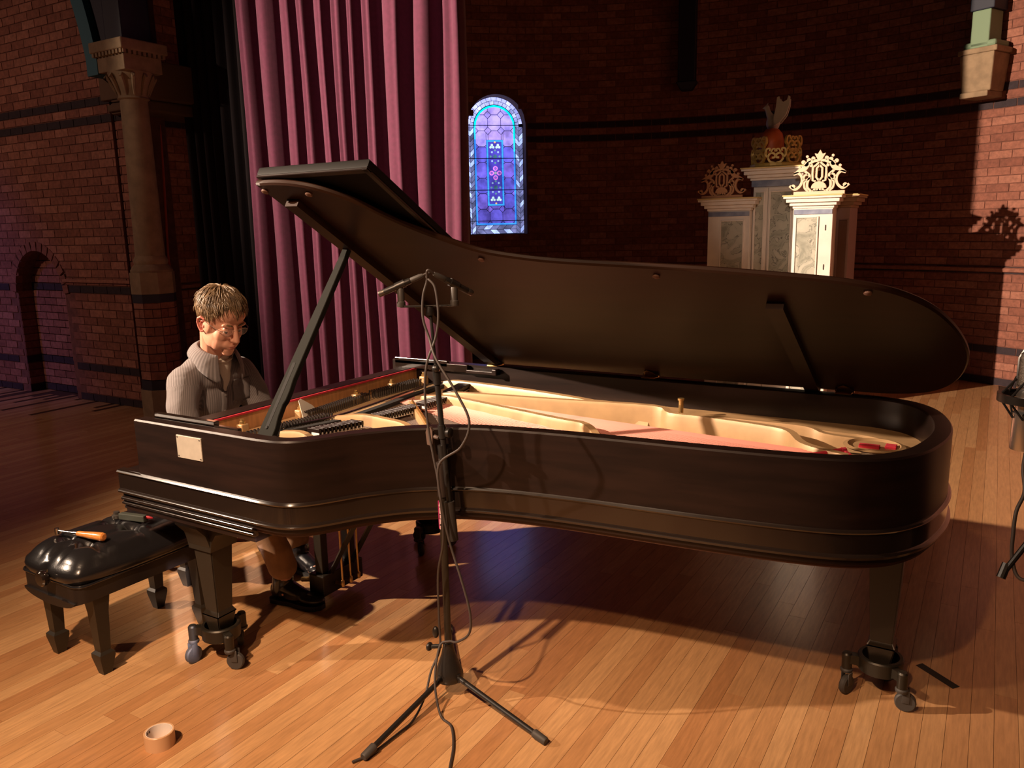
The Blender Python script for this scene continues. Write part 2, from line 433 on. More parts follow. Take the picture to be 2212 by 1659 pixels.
lay(wall_left, bond(-9.2,-3.86), lambda s: (s, WY, 0, (0,-1)), keep_left, lambda p,c: 1.0, None)
# niche: brick arch ring, jambs and back
bm = BM(); tl = bm.faces.layers.float.new('tone')
def tone_from(n0, t):
    bm.faces.ensure_lookup_table()
    for q in range(n0, len(bm.faces)): bm.faces[q][tl] = t
for i in range(15):
    a = PI*(i+.5)/15; n0 = len(bm.faces)
    M = Matrix.Translation((-5.615,WY,NZ)) @ Matrix.Rotation(-a,4,'Y')
    box(bm, (NR-.005,-.02,-.040), (NR+.085,.05,.040), M=M); tone_from(n0, random.random()*.5)
for row in range(0, 20):
    z = row*CH
    for k in range(-1, 5):
        n0 = len(bm.faces); x = NX0+k*BL+(row%2)*BL/2
        x0, x1 = max(x, NX0), min(x+BL, NX1)
        if x1-x0 > .03: box(bm, (x0+.004, WY+.150, z+.005), (x1-.004, WY+.170, z+CH-.005)); tone_from(n0, .95 if row in DARKROWS else random.random()*.8)
    if z < NZ:
        for xx in (NX0, NX1):
            n0 = len(bm.faces); box(bm, (xx-.012, WY+.0, z+.005), (xx+.006, WY+.15, z+CH-.005)); tone_from(n0, .95 if row in DARKROWS else random.random()*.8)
no = ob('niche_bricks', bm, BRICK, wall_left, 0, 'stuff'); no.color = (0,0,0,1)
bm = BM(); box(bm, (-5.17,WY-.030,1.19), (-3.9,WY+.0,1.222), .006); ob('trim_1', bm, BRICK, None, 0, 'structure').color = (0.7,0,0,1)
bm = BM(); box(bm, (-5.50,WY+.135,1.33), (-5.41,WY+.150,1.43), .004)
setp(ob('wall_box', bm, mat('pale_grey_plastic',(0.45,0.47,0.62),0.5), None), 'small pale square wall box inside the arched brick niche', 'box')
# apse
ACX, ACY, AR = 0.55, 3.35, 4.65
def ap(a, r=AR): return ACX+r*math.cos(R(a)), ACY+r*math.sin(R(a))
WA, WHALF, SILL, SPR = 131.0, 0.355, 1.55, 2.845     # stained window: centre angle, half width, sill, springing
wspan = math.degrees(WHALF/AR)
bm = BM()
def arc(a0, a1, z0f, z1f, n):
    V = []
    for i in range(n+1):
        a = a0+(a1-a0)*i/n; x, y = ap(a, AR-.003)
        V.append((bm.verts.new((x,y,z0f(a))), bm.verts.new((x,y,z1f(a)))))
    for (a, b), (c, d) in zip(V, V[1:]): bm.faces.new((a,c,d,b))
top = lambda a: 5.9
def archz(a):
    s = R(a-WA)*AR; return SPR+math.sqrt(max(0, WHALF**2-s*s))
arc(-6, WA-wspan, lambda a: 0, top, 60); arc(WA+wspan, 186, lambda a: 0, top, 24)
arc(WA-wspan, WA+wspan, lambda a: 0, lambda a: SILL, 10); arc(WA-wspan, WA+wspan, archz, top, 28)
def W3(u, z, d):        # window plane: u across (to the right seen from the hall), z up, d behind the brick face
    t = Vector((math.sin(R(WA)), -math.cos(R(WA)), 0)); n = Vector((math.cos(R(WA)), math.sin(R(WA)), 0))
    x, y = ap(WA); return Vector((x,y,z))+t*u+n*d
out_arch = [(-WHALF, SILL)]+[(-WHALF*math.cos(PI*i/24), SPR+WHALF*math.sin(PI*i/24)) for i in range(25)]+[(WHALF, SILL)]
for (u0,z0),(u1,z1) in zip(out_arch, out_arch[1:]+out_arch[:1]):
    bm.faces.new([bm.verts.new(W3(*p)) for p in ((u0,z0,0.0),(u1,z1,0.0),(u1,z1,.26),(u0,z0,.26))])
bmesh.ops.remove_doubles(bm, verts=bm.verts, dist=1e-5)
wall_apse = ob('wall_apse', bm, MORTAR, None, 0, 'structure')
def keep_apse(s, z):
    a = math.degrees(s/AR)
    if abs(a-WA) < wspan+0.9 and SILL-.02 < z:
        u = R(a-WA)*AR
        if z < SPR or u*u+(z-SPR)**2 < (WHALF+.05)**2: return False
    return True
def w_apse(p, c):
    x, y = p[0], p[1]
    if x > 1905: return 3.0 if (x > 2080 and y < 840) else (1.5 if y < 640 else (1.2 if y < 800 and x > 2090 else 0.0))
    if 345 < x < 460 and y < 620: return 2.5
    if x < 1040 or y > 525+(x-970)*.09: return 0.0
    if 1525 < x < 1840 and y > 350: return 0.0
    return 1.0
lay(wall_apse, bond(R(-6)*AR, R(184)*AR), lambda s: (*ap(math.degrees(s/AR)), s/AR+PI/2, (-math.cos(s/AR), -math.sin(s/AR))), keep_apse, w_apse, None)
# stone string course round the apse
bm = BM(); sweep(bm, [ap(a, AR) for a in range(185,-6,-3)], [(0,1.10),(0.03,1.11),(0.035,1.14),(0,1.155)]); o = ob('trim_2', bm, BRICK, None, 0, 'structure'); o.color = (0.6,0,0,1)
# ------------------------------------------------------------------ stained window
GLASS = bpy.data.materials.new('backlit_stained_glass'); GLASS.use_nodes = True
nt = GLASS.node_tree; b = nt.nodes['Principled BSDF']; oi = nt.nodes.new('ShaderNodeObjectInfo')
tcg = nt.nodes.new('ShaderNodeNewGeometry'); ng = nt.nodes.new('ShaderNodeTexNoise'); ng.inputs['Scale'].default_value = 9; ng.inputs['Detail'].default_value = 4
nt.links.new(tcg.outputs['Position'], ng.inputs['Vector'])
mrg = nt.nodes.new('ShaderNodeMapRange'); mrg.inputs[1].default_value = .35; mrg.inputs[2].default_value = .65; mrg.inputs[3].default_value = .6; mrg.inputs[4].default_value = 1.25
nt.links.new(ng.outputs['Fac'], mrg.inputs[0])
mxg = nt.nodes.new('ShaderNodeMix'); mxg.data_type = 'RGBA'; mxg.blend_type = 'MULTIPLY'; mxg.inputs[0].default_value = 1
nt.links.new(oi.outputs['Color'], mxg.inputs[6]); nt.links.new(mrg.outputs[0], mxg.inputs[7])
nt.links.new(mxg.outputs[2], b.inputs['Emission Color']); b.inputs['Emission Strength'].default_value = 1.8
b.inputs['Base Color'].default_value = (0.02,0.02,0.05,1); b.inputs['Roughness'].default_value = 0.2
LEAD = mat('lead_came', (0.006,0.006,0.012), 0.6)
bm = BM(); vs = [W3(u,z,.19) for u,z in out_arch]; vb = [W3(u,z,.21) for u,z in out_arch]
fa = [bm.verts.new(v) for v in vs]; fb = [bm.verts.new(v) for v in vb]
bm.faces.new(fa); bm.faces.new(fb[::-1])
for i in range(len(fa)): bm.faces.new((fa[i],fb[i],fb[(i+1)%len(fa)],fa[(i+1)%len(fa)]))
bmesh.ops.recalc_face_normals(bm, faces=bm.faces)
window_1 = ob('window_1', bm, LEAD, None, 0, 'structure')
def clip(poly, nx, ny, d):          # keep nx*x+ny*y <= d
    out = []
    for i in range(len(poly)):
        a, c = poly[i], poly[(i+1)%len(poly)]; da = nx*a[0]+ny*a[1]-d; dc = nx*c[0]+ny*c[1]-d
        if da <= 0: out.append(a)
        if (da < 0) != (dc < 0) and abs(da-dc) > 1e-9:
            t = da/(da-dc); out.append((a[0]+(c[0]-a[0])*t, a[1]+(c[1]-a[1])*t))
    return out
def area(p): return 0.5*sum(p[i][0]*p[(i+1)%len(p)][1]-p[(i+1)%len(p)][0]*p[i][1] for i in range(len(p)))
def pane(poly, col, gap=.0035, name='pane', d=0.182, parent=None):
    if len(poly) < 3 or abs(area(poly)) < 2e-4*.2: return
    if area(poly) < 0: poly = poly[::-1]
    q = poly
    for i in range(len(poly)):
        a, c = poly[i], poly[(i+1)%len(poly)]; dx, dy = c[0]-a[0], c[1]-a[1]; l = math.hypot(dx,dy)
        if l < 1e-6: continue
        nx, ny = dy/l, -dx/l; q = clip(q, nx, ny, nx*a[0]+ny*a[1]-gap)
        if len(q) < 3: return
    if abs(area(q)) < 2e-5: return
    bm = BM(); f = [bm.verts.new(W3(u,z,d)) for u,z in q]; g = [bm.verts.new(W3(u,z,d+.007)) for u,z in q]
    bm.faces.new(f[::-1]); bm.faces.new(g)
    for i in range(len(f)): bm.faces.new((f[i],f[(i+1)%len(f)],g[(i+1)%len(f)],g[i]))
    bmesh.ops.recalc_face_normals(bm, faces=bm.faces)
    o = ob(name, bm, GLASS, parent or window_1, 0); o.color = (*col, 1); return o
rw = random.Random(11)
def sky(z):        # the daylight behind is brighter towards the top
    t = (z-SILL)/1.65; return 0.45+0.75*max(0,min(1,t))
IN, IZ0 = 0.255, SILL+0.115
inner = [(-IN,IZ0)]+[(-IN*math.cos(PI*i/20), SPR+IN*math.sin(PI*i/20)) for i in range(21)]+[(IN,IZ0)]
def clip_inner(p):
    poly = inner[::-1]
    for i in range(len(poly)):
        a, c = poly[i], poly[(i+1)%len(poly)]; dx, dy = c[0]-a[0], c[1]-a[1]; l = math.hypot(dx,dy)
        if l < 1e-6: continue
        nx, ny = dy/l, -dx/l
        p = clip(p, nx, ny, nx*a[0]+ny*a[1])
        if len(p) < 3: return p
    return p
PX, PZ0, PZ1 = 0.105, SILL+0.35, SILL+1.14      # centre panel
S = 0.163; SZ = 0.188; cut = 0.045
for i in range(-2, 3):
    for j in range(-1, 9):
        cx, cz = i*S, IZ0+0.10+j*SZ
        o8 = [(cx-S/2+cut,cz-SZ/2),(cx+S/2-cut,cz-SZ/2),(cx+S/2,cz-SZ/2+cut),(cx+S/2,cz+SZ/2-cut),(cx+S/2-cut,cz+SZ/2),(cx-S/2+cut,cz+SZ/2),(cx-S/2,cz+SZ/2-cut),(cx-S/2,cz-SZ/2+cut)]
        d4 = [(cx+S/2,cz+SZ/2-cut),(cx+S/2+cut,cz+SZ/2),(cx+S/2,cz+SZ/2+cut),(cx+S/2-cut,cz+SZ/2)]
        for p in (o8, d4):
            p = clip_inner(p)
            if len(p) < 3: continue
            mx_, mz_ = sum(q[0] for q in p)/len(p), sum(q[1] for q in p)/len(p)
            parts_ = [p]
            if PZ0-.06 < mz_ < PZ1+.06:
                if abs(mx_) > PX*.7:
                    sg_ = math.copysign(1,mx_); ins = clip(p, sg_, 0, PX)
                    parts_ = [clip(p, -sg_, 0, -PX)]
                    if len(ins) > 2: parts_ += [clip(ins, 0, -1, -PZ1), clip(ins, 0, 1, PZ0)]
                elif mz_ > (PZ0+PZ1)/2: parts_ = [clip(p, 0, -1, -PZ1)]
                else: parts_ = [clip(p, 0, 1, PZ0)]
            k = sky(mz_)*rw.uniform(.85,1.15); v = rw.random()
            c = (0.24+.10*v, 0.20+.04*v, 0.72)
            if mz_ < SPR-.2: c = (0.10+.07*v, 0.09+.02*v, 0.58)
            for p2 in parts_:
                if len(p2) > 2: pane(p2, tuple(x*k*1.05 for x in c))
def strip_panes(pts, w, n, colf):
    """panes along a 2-D polyline, thickness w inward"""
    for i in range(len(pts)-1):
        (a, c), (d, e) = pts[i], pts[i+1]; l = math.hypot(d-a, e-c); nx, ny = (e-c)/l, -(d-a)/l
        m = max(1, round(l/n))
        for k in range(m):
            t0, t1 = k/m, (k+1)/m
            A = (a+(d-a)*t0, c+(e-c)*t0); B = (a+(d-a)*t1, c+(e-c)*t1)
            pane([A,B,(B[0]+nx*w,B[1]+ny*w),(A[0]+nx*w,A[1]+ny*w)], colf(A), .0012, d=.179)
blue = lambda p: (0.03,0.22,0.95) if p[1] < SPR-.25 else ((0.02,0.50,1.0) if p[1] < SPR-.05 else (0.0,0.80,1.0))
side = [(-IN,IZ0),(-IN,SPR)]; strip_panes(side, .022, .15, blue)
strip_panes([(IN,SPR),(IN,IZ0)], .022, .15, blue); strip_panes([(IN,IZ0),(-IN,IZ0)], .022, .12, blue)
strip_panes([(-IN*math.cos(PI*i/12), SPR+IN*math.sin(PI*i/12)) for i in range(13)], .024, .08, blue)
strip_panes([(-PX,PZ0),(-PX,PZ1),(PX,PZ1),(PX,PZ0),(-PX,PZ0)], .022, .12, lambda p: (0.03,0.25,0.85))
def border_col(u, z):
    v = rw.random(); k = 1.5 if z > SPR else 0.45
    if z < SPR and v > .82: return (0.35,0.45,0.9)
    return tuple(c*k*(.5+.7*v) for c in (0.30,0.32,0.70))
oe = WHALF-.004; ie = IN+.004
for sgn in (-1, 1):
    z = SILL-0.06
    while z < SPR+.05:
        h = .062; um = (ie+oe)/2; sl = .05
        p1 = [(sgn*ie,z+sl),(sgn*um,z),(sgn*um,z+h),(sgn*ie,z+h+sl)]; p2 = [(sgn*um,z),(sgn*oe,z+sl),(sgn*oe,z+h+sl),(sgn*um,z+h)]
        for q in (p1, p2):
            q = clip(clip(q,0,1,SPR),0,-1,-SILL-.004)
            if len(q) > 2: pane(q, border_col(sgn*um, z), .0025)
        z += h
for i in range(-1, 8):
    h = .0855; um = -ie+h*i+h/2; zz0, zz1 = SILL+.006, IZ0-.003; zm = (zz0+zz1)/2; sl = .05
    for q in ([(um-h/2,zm),(um+h/2,zm),(um+h/2+sl,zz0),(um-h/2+sl,zz0)], [(um-h/2+sl,zz1),(um+h/2+sl,zz1),(um+h/2,zm),(um-h/2,zm)]):
        q = clip(clip(q if area(q) > 0 else q[::-1],1,0,ie-.002),-1,0,ie-.002)
        if len(q) > 2: pane(q, border_col(um,SILL), .0025)
for ring, (ra, rb) in enumerate(((ie+.001, (ie+oe)/2), ((ie+oe)/2, oe))):
    n = 16
    for i in range(n):
        t0, t1 = PI*(i+.5*ring)/n, PI*(i+1+.5*ring)/n; t1 = min(t1, PI)
        pane([(ra*math.cos(t),SPR+ra*math.sin(t)) for t in (t0,t1)]+[(rb*math.cos(t),SPR+rb*math.sin(t)) for t in (t1,t0)], border_col(0,SPR+.2), .003)
# centre panel ornament
pz = lambda f: PZ0+(PZ1-PZ0)*f
pane([(-PX+.022,PZ0+.022),(PX-.022,PZ0+.022),(PX-.022,PZ1-.022),(-PX+.022,PZ1-.022)], (0.05,0.04,0.34), .002)
def disc(u, z, r, col, n=10, d=.174): pane([(u+r*math.cos(2*PI*i/n), z+r*math.sin(2*PI*i/n)) for i in range(n)], col, .0005, d=d)
for k in range(4):
    a = PI/2*k; disc(.048*math.cos(a), pz(.5)+.055*math.sin(a), .030, (0.62,0.16,0.62), d=.176); disc(.048*math.cos(a), pz(.5)+.055*math.sin(a), .018, (0.16,0.08,0.42), d=.172)
disc(0, pz(.5), .020, (0.20,0.22,0.30), d=.170)
for f, s in ((.90,1),(.10,1)):
    for sg in (-1,1):
        for dx, dz in ((0,.018),(.016,-.008),(-.016,-.008)): disc(sg*.037+dx, pz(f)+dz, .016, (0.42,0.62,0.62), 8)
for f in (.75, .28):
    for k in range(8):
        a = 2*PI*k/8; disc(.055*math.cos(a), pz(f)+.075*math.sin(a), .013, (0.22,0.34,0.55) if k%2 else (0.08,0.20,0.22), 7)
    disc(0, pz(f), .028, (0.03,0.09,0.14), 6)
for f in (.965,.035): disc(0, pz(f), .012, (0.75,0.35,0.12), 8)
bm = BM()
for z in (SILL+.165, SILL+.54, SILL+.92, SILL+1.31):
    p = W3(-WHALF,z,.165); q = W3(WHALF,z,.165); cyl(bm, p, q, .005, n=6)
ob('saddle_bars', bm, LEAD, window_1, 0)
ceil_bm = BM(); box(ceil_bm, (-9.5,-6.5,5.9), (7.0,8.6,6.0)); ob('ceiling', ceil_bm, mat('dark_timber_ceiling',(0.03,0.018,0.013),0.8), None, 0, 'structure')

# ------------------------------------------------------------------ proscenium pier with stone column (left), corbels and ribs
def octa(c, r, z0, z1, bm, bev=0): prism(bm, [(c[0]+r*math.cos(PI/8+PI/4*i), c[1]+r*math.sin(PI/8+PI/4*i)) for i in range(8)], z0, z1)
PC = (-3.49, 2.70)
t = empty('stone_column', (PC[0],PC[1],0), 'slender sandstone column on an octagonal brick pier beside the curtain', 'column')
bm = BM(); lathe(bm, [(.122,1.45),(.118,1.60),(.115,2.0),(.108,2.74)], (PC[0],PC[1],0), 28); ob('shaft', bm, STONE, t)
bm = BM(); lathe(bm, [(.170,1.315),(.172,1.335),(.150,1.37),(.135,1.385),(.142,1.41),(.136,1.43),(.120,1.46)], (PC[0],PC[1],0), 28); ob('column_base', bm, STONE, t)
bm = BM(); octa(PC, .185, 1.135, 1.318, bm); ob('octagonal_plinth', bm, STONE, t, 0)
bm = BM(); lathe(bm, [(.112,2.735),(.126,2.745),(.116,2.76),(.122,2.79),(.150,2.86),(.178,2.93),(.182,2.95)], (PC[0],PC[1],0), 28); cap = ob('capital', bm, STONE, t)
bm = BM()
for i in range(12):
    a = 2*PI*i/12; d = Vector((math.cos(a),math.sin(a),0)); pc = Vector((PC[0],PC[1],0))
    r0, z0, r1, z1, w = .120, 2.77, .190, 2.925, .022
    tube(bm, [pc+d*r0+Vector((0,0,z0)), pc+d*(r0*.6+r1*.4)+Vector((0,0,z0*.5+z1*.5)), pc+d*r1+Vector((0,0,z1)), pc+d*(r1+.015)+Vector((0,0,z1-.025))], [.007,w*.8,w*.7,.007], 6)
ob('leaf_carving', bm, STONE, cap, 40, 'stuff')
bm = BM(); box(bm, (PC[0]-.175,PC[1]-.175,2.945), (PC[0]+.175,PC[1]+.175,3.095), .006); box(bm, (PC[0]-.215,PC[1]-.215,3.095), (PC[0]+.215,PC[1]+.215,3.18), .010); imp = ob('impost_block', bm, STONE, t, 0)
bm = BM()
for i in range(9):
    f = -0.18+.045*i
    box(bm, (PC[0]+f-.013,PC[1]-.205,3.065), (PC[0]+f+.013,PC[1]-.172,3.096)); box(bm, (PC[0]+.172,PC[1]+f-.013,3.065), (PC[0]+.205,PC[1]+f+.013,3.096))
ob('dentils', bm, STONE, imp, 0, 'stuff')
pier = BM(); octa(PC, .166, 0.38, 1.135, pier); pier_o = ob('octagonal_pier', pier, MORTAR, t, 0)
for row in range(5, 14):
    for i in range(8):
        a = PI/4*i; rr = .177*math.cos(PI/8)-.014; w = 2*.177*math.sin(PI/8)
        nb = 1 if row % 2 else 2
        for k in range(nb):
            ww = w/nb; off = (k-(nb-1)/2)*ww
            c = Vector((PC[0]+rr*math.cos(a)-math.sin(a)*off, PC[1]+rr*math.sin(a)+math.cos(a)*off, (row+.5)*CH))
            if (CAM_LOC-c).x*math.cos(a)+(CAM_LOC-c).y*math.sin(a) < 0: continue
            o = bpy.data.objects.new('brick', brick_me); COL.objects.link(o); o.location = c
            o.rotation_euler = (0,0,a+PI/2); o.scale = (ww-.006,.03,CH-.008); o.color = (random.uniform(.1,.8),0,0,1); attach(o, pier_o, c)
bm = BM(); octa(PC, .182, 1.06, 1.137, bm); octa(PC, .182, .30, .385, bm); ob('dark_band', bm, DARKTRIM, t, 0)
bm = BM(); octa(PC, .195, 0.0, .30, bm); ob('pier_foot', bm, STONE, t, 0)
bm = BM()
box(bm, (-3.98,2.82,2.78), (-3.52,3.85,3.10), .01); box(bm, (-4.02,2.83,2.68), (-3.58,3.70,2.78), .02)
box(bm, (-4.10,2.80,2.80), (-3.80,2.9,3.12), .01); box(bm, (-4.02,2.80,2.70), (-3.75,2.9,2.76), .015)
ob('impost_course', bm, mat('dimmed_stone',(0.13,0.075,0.045),0.9,bump=.3), t, 0)  # stone colour darkened to stand in for dimmer light here
bm = BM(); box(bm, (PC[0]-.115,PC[1]-.13,3.18), (PC[0]+.115,PC[1]+.15,5.9), .02); ob('arch_rib', bm, NAVY, t, 0)
pts = [(PC[0]-.46,2.98),(PC[0]-.47,3.18),(PC[0]-.56,3.55),(PC[0]-.72,4.0),(PC[0]-.95,4.6),(PC[0]-1.3,5.2),(PC[0]-1.8,5.9)]
bm = BM(); ribbon(bm, catmull(pts,4), .15, PC[1]-.04, PC[1]+.19); ob('arch_arris', bm, TEAL, t, 30)
bm = BM(); ribbon(bm, catmull([(a+.22,b_) for a, b_ in pts[1:]],4), .30, PC[1]+.02, PC[1]+.22); ob('arch_soffit', bm, NAVY, t, 30)
# apse ribs
def rib(a, w, z0, m, name, label, cat, dep=.16):
    x, y = ap(a, AR-dep/2); M = Matrix.Translation((x,y,0)) @ Matrix.Rotation(R(a)+PI/2,4,'Z')
    t = empty(name, (*ap(a),z0), label, cat)
    bm = BM(); box(bm, (-w/2,-dep/2,z0), (w/2,dep/2,5.9), .012, M=M); ob('rib_shaft', bm, m, t, 0)
    bm = BM(); box(bm, (-w*.62,-dep*.55,z0-.10), (w*.62,dep*.6,z0), .015, M=M, taper=(.5,.6)); ob('rib_foot', bm, m, t, 0)
rib(102.8, .20, 3.25, NAVY, 'apse_rib', 'dark navy painted rib coming down the middle of the apse wall', 'rib')
x, y = ap(63.5, AR-.14); M = Matrix.Translation((x,y,0)) @ Matrix.Rotation(R(63.5)+PI/2,4,'Z')
t = empty('stone_corbel', (x,y,2.74), 'pale stone corbel block with a green rib stub above the lit brick', 'corbel')
bm = BM(); box(bm, (-.16,-.15,2.78), (.16,.15,3.12), .012, M=M, taper=(.85,.8)); box(bm, (-.18,-.17,3.12), (.18,.15,3.17), .01, M=M); box(bm, (-.13,-.12,2.73), (.13,.15,2.78), .008, M=M); ob('corbel_block', bm, STONE, t, 0)
bm = BM()
for i in range(7): box(bm, (-.125+.042*i-.014,-.155,2.885), (-.125+.042*i+.014,-.135,2.925), M=M)
ob('dentils', bm, DARKTRIM, t, 0)
bm = BM(); box(bm, (-.085,-.10,3.17), (.085,.12,3.50), .01, M=M); box(bm, (-.15,-.13,3.17), (.15,.12,3.23), .02, M=M); ob('rib_stub', bm, GREENP, t, 0)
bm = BM(); box(bm, (-.11,-.12,3.50), (.11,.12,5.9), .01, M=M); ob('rib_shaft', bm, NAVY, t, 0)

# ------------------------------------------------------------------ curtain
CUR = mat('plum_velvet_curtain', (0.080,0.0108,0.037), 0.92, nstr=0.1, nscale=30, bump=0.1, bscale=200)
CUR.node_tree.nodes['Principled BSDF'].inputs['Sheen Weight'].default_value = 0.15
bm = BM(); rc = random.Random(9); X0, X1 = -2.58, -0.35
ws = []
while sum(ws) < X1-X0-.12: ws.append(rc.choice((.13,.17,.20,.24,.27)))
k_ = (X1-X0)/sum(ws); line = []; x = X0
for w in ws:                       # one pleat: broad front, deep return on the right, narrow valley
    w *= k_; dp = rc.uniform(.19,.29); tilt = rc.uniform(-.04,.03); bl = rc.uniform(.01,.035); cr_ = rc.random() < .4
    fr = [(0,.02),(.12,-.02-bl*.5),(.30,-.025-bl+(.03 if cr_ else 0)),(.45,-.02-bl),(.58,tilt),(.64,.05),(.66,dp*.6),(.70,dp),(.82,dp*1.02),(.90,dp*.7),(.96,dp*.3)]
    line += [(x+f*w, 3.06+d) for f, d in fr]; x += w
line = line[:-5]
fine = catmull(line, 3); cph = [rc.uniform(0,6) for _ in fine]
def cur(u, v):
    i = min(int(round(u*(len(fine)-1))), len(fine)-1); p = fine[i]; z = v*4.9
    return (p.x+.018*math.sin(.9*z+3*p.x)+.006*math.sin(2.3*z+9*p.x)+.035*v*v*(u-.5)+.06*max(0,.45-v)*(u**6), p.y+.012*math.sin(1.2*z+5*p.x)*(1-v), z+.004)
grid_surface(bm, cur, len(fine), 26)
cu = ob('stage_curtain', bm, CUR, None, 180)
setp(cu, 'plum red velvet stage curtain hanging in deep folds behind the piano', 'curtain')
sol = cu.modifiers.new('thickness', 'SOLIDIFY'); sol.thickness = 0.004
bm = BM(); dl = []
for i in range(12):
    x = -3.72+i*.125; dl += [(x,3.40),(x+.04,3.33),(x+.075,3.32),(x+.10,3.38)]
dl = catmull(dl, 3)
grid_surface(bm, lambda u, v: (dl[int(round(u*(len(dl)-1)))].x+.01*math.sin(4*v+9*u), dl[int(round(u*(len(dl)-1)))].y, .004+4.9*v), len(dl), 20)
bd = ob('light_block_drape', bm, mat('black_block_drape',(0.010,0.005,0.008),0.95), None, 180); setp(bd, 'near-black drape added to block light between the column pier and the plum curtain', 'curtain')  # added black cloth closes the gap and stops the left spot leaking through
bd.modifiers.new('thickness', 'SOLIDIFY').thickness = 0.004
bm = BM(); tube(bm, catmull([(-3.86,3.20,2.62),(-3.85,3.18,2.2),(-3.84,3.15,1.75),(-3.82,3.12,1.45),(-3.78,3.10,1.28),(-3.78,3.10,1.1),(-3.79,3.10,0.6),(-3.7,3.05,.012)],8), .011, 8)
setp(ob('wall_cable', bm, mat('orange_cable_jacket',(0.55,0.08,0.02),0.5), None), 'orange cable hanging down the brick pier beside the curtain', 'cable')
# ------------------------------------------------------------------ painted cabinet with carved crests, in the apse
WHITEP = mat('aged_white_paint', (0.78,0.72,0.66), 0.45, nstr=0.06, nscale=8)
PALEGOLD = mat('pale_gilt_edge', (0.72,0.55,0.25), 0.4, metal=0.3)
MARBLE = bpy.data.materials.new('painted_marbling'); MARBLE.use_nodes = True
nt = MARBLE.node_tree; b = nt.nodes['Principled BSDF']; b.inputs['Roughness'].default_value = 0.4
ge = nt.nodes.new('ShaderNodeNewGeometry'); mp = nt.nodes.new('ShaderNodeMapping'); mp.inputs['Rotation'].default_value = (0.3,0.9,0.2); nt.links.new(ge.outputs['Position'], mp.inputs[0])
n = nt.nodes.new('ShaderNodeTexNoise'); n.inputs['Scale'].default_value = 7; n.inputs['Detail'].default_value = 9; n.inputs['Distortion'].default_value = 1.6; nt.links.new(mp.outputs[0], n.inputs['Vector'])
r = nt.nodes.new('ShaderNodeValToRGB'); e = r.color_ramp.elements; e[0].position = .30; e[0].color = (0.26,0.27,0.22,1); e[1].position = .70; e[1].color = (0.52,0.51,0.43,1)
x1 = r.color_ramp.elements.new(.49); x1.color = (0.42,0.42,0.35,1); x2 = r.color_ramp.elements.new(.505); x2.color = (0.10,0.10,0.085,1); x3 = r.color_ramp.elements.new(.525); x3.color = (0.45,0.45,0.38,1)
nt.links.new(n.outputs['Fac'], r.inputs[0]); nt.links.new(r.outputs[0], b.inputs['Base Color'])
BLUEMARB = mat('blue_grey_marbling', (0.13,0.16,0.27), 0.4, base2=(0.30,0.34,0.46), nscale=9)
CRESTP = mat('cream_carved_wood', (0.74,0.56,0.40), 0.5)
CRESTR = mat('ochre_carved_wood', (0.50,0.25,0.12), 0.5)
GILT = mat('dull_gilt_carving', (0.50,0.33,0.08), 0.45, metal=0.2)
ORANGEP = mat('orange_painted_dome', (0.62,0.12,0.02), 0.5)
GREYW = mat('grey_white_feather_paint', (0.60,0.62,0.58), 0.5)
cab = empty('painted_cabinet', (1.03,5.95,0), 'white painted three-part cabinet with marbled panels standing in the apse', 'cabinet')
def case(bm, x0, x1, y0, y1, z0, z1):
    box(bm, (x0,y0,z0), (x1,y1,z1), .004)
def cornice(name, x0, x1, y0, y1, z, parent, mtl=WHITEP):
    bm = BM()
    for dz0, dz1, o in ((0,.022,.008),(.022,.05,.03),(.05,.082,.055),(.082,.10,.075)): box(bm, (x0-o,y0-o,z+dz0), (x1+o,y1,z+dz1), .004)
    c = ob(name, bm, mtl, parent, 0)
    bm = BM(); box(bm, (x0-.082,y0-.082,z+.10), (x1+.082,y1,z+.112), .003); ob('gilt_edge', bm, PALEGOLD, c, 0)
    return c
def framed(parent, x0, x1, z0, z1, y, m=MARBLE, name='marbled_panel', fr=.0):
    bm = BM(); box(bm, (x0,y-.004,z0), (x1,y+.01,z1), .003); p = ob(name, bm, m, parent, 0)
    bm = BM(); w = .012
    for a in ((x0-w,x0,z0-w,z1+w),(x1,x1+w,z0-w,z1+w),(x0,x1,z0-w,z0),(x0,x1,z1,z1+w)): box(bm, (a[0],y-.012,a[2]), (a[1],y+.01,a[3]), .003)
    ob('panel_moulding', bm, WHITEP, p, 0); return p
# wings
for sx, (x0, x1) in (('l',(0.471,0.850)),('r',(1.232,1.553))):
    y0 = 5.85 if sx == 'l' else 5.80
    bm = BM(); case(bm, x0, x1, y0, 6.35, 0, 1.735); w = ob('wing_tower', bm, WHITEP, cab, 0)
    if sx == 'l': framed(w, 0.595, 0.79, 0.9, 1.64, y0); framed(w, .595, .79, .1, .78, y0)
    else: framed(w, 1.262, 1.43, 0.9, 1.655, y0); framed(w, 1.262, 1.43, .1, .78, y0)
    bm = BM(); box(bm, (x0+.005,y0-.010,1.685), (x1-.005,y0+.01,1.725), .002); ob('frieze', bm, BLUEMARB, w, 0)
    cornice('wing_cornice', x0, x1, y0, 6.35, 1.735, cab)
    if sx == 'r':
        for z_ in (1.55,1.22): bm = BM(); box(bm, (1.495,y0-.006,z_), (1.501,y0+.004,z_+.045)); ob('hinge', bm, DARKSTEEL, w, 0)
bm = BM(); case(bm, 1.553, 1.66, 5.98, 6.40, 0, 1.735); sd = ob('side_return', bm, mat('dull_mauve_side',(0.30,0.22,0.22),0.5), cab, 0)  # side return, panel and cornice coloured darker than the white front
bm = BM(); box(bm, (1.575,5.972,.95), (1.64,5.985,1.63), .003); ob('sunk_panel', bm, mat('brown_side_panel',(0.14,0.08,0.06),0.5), sd, 0)
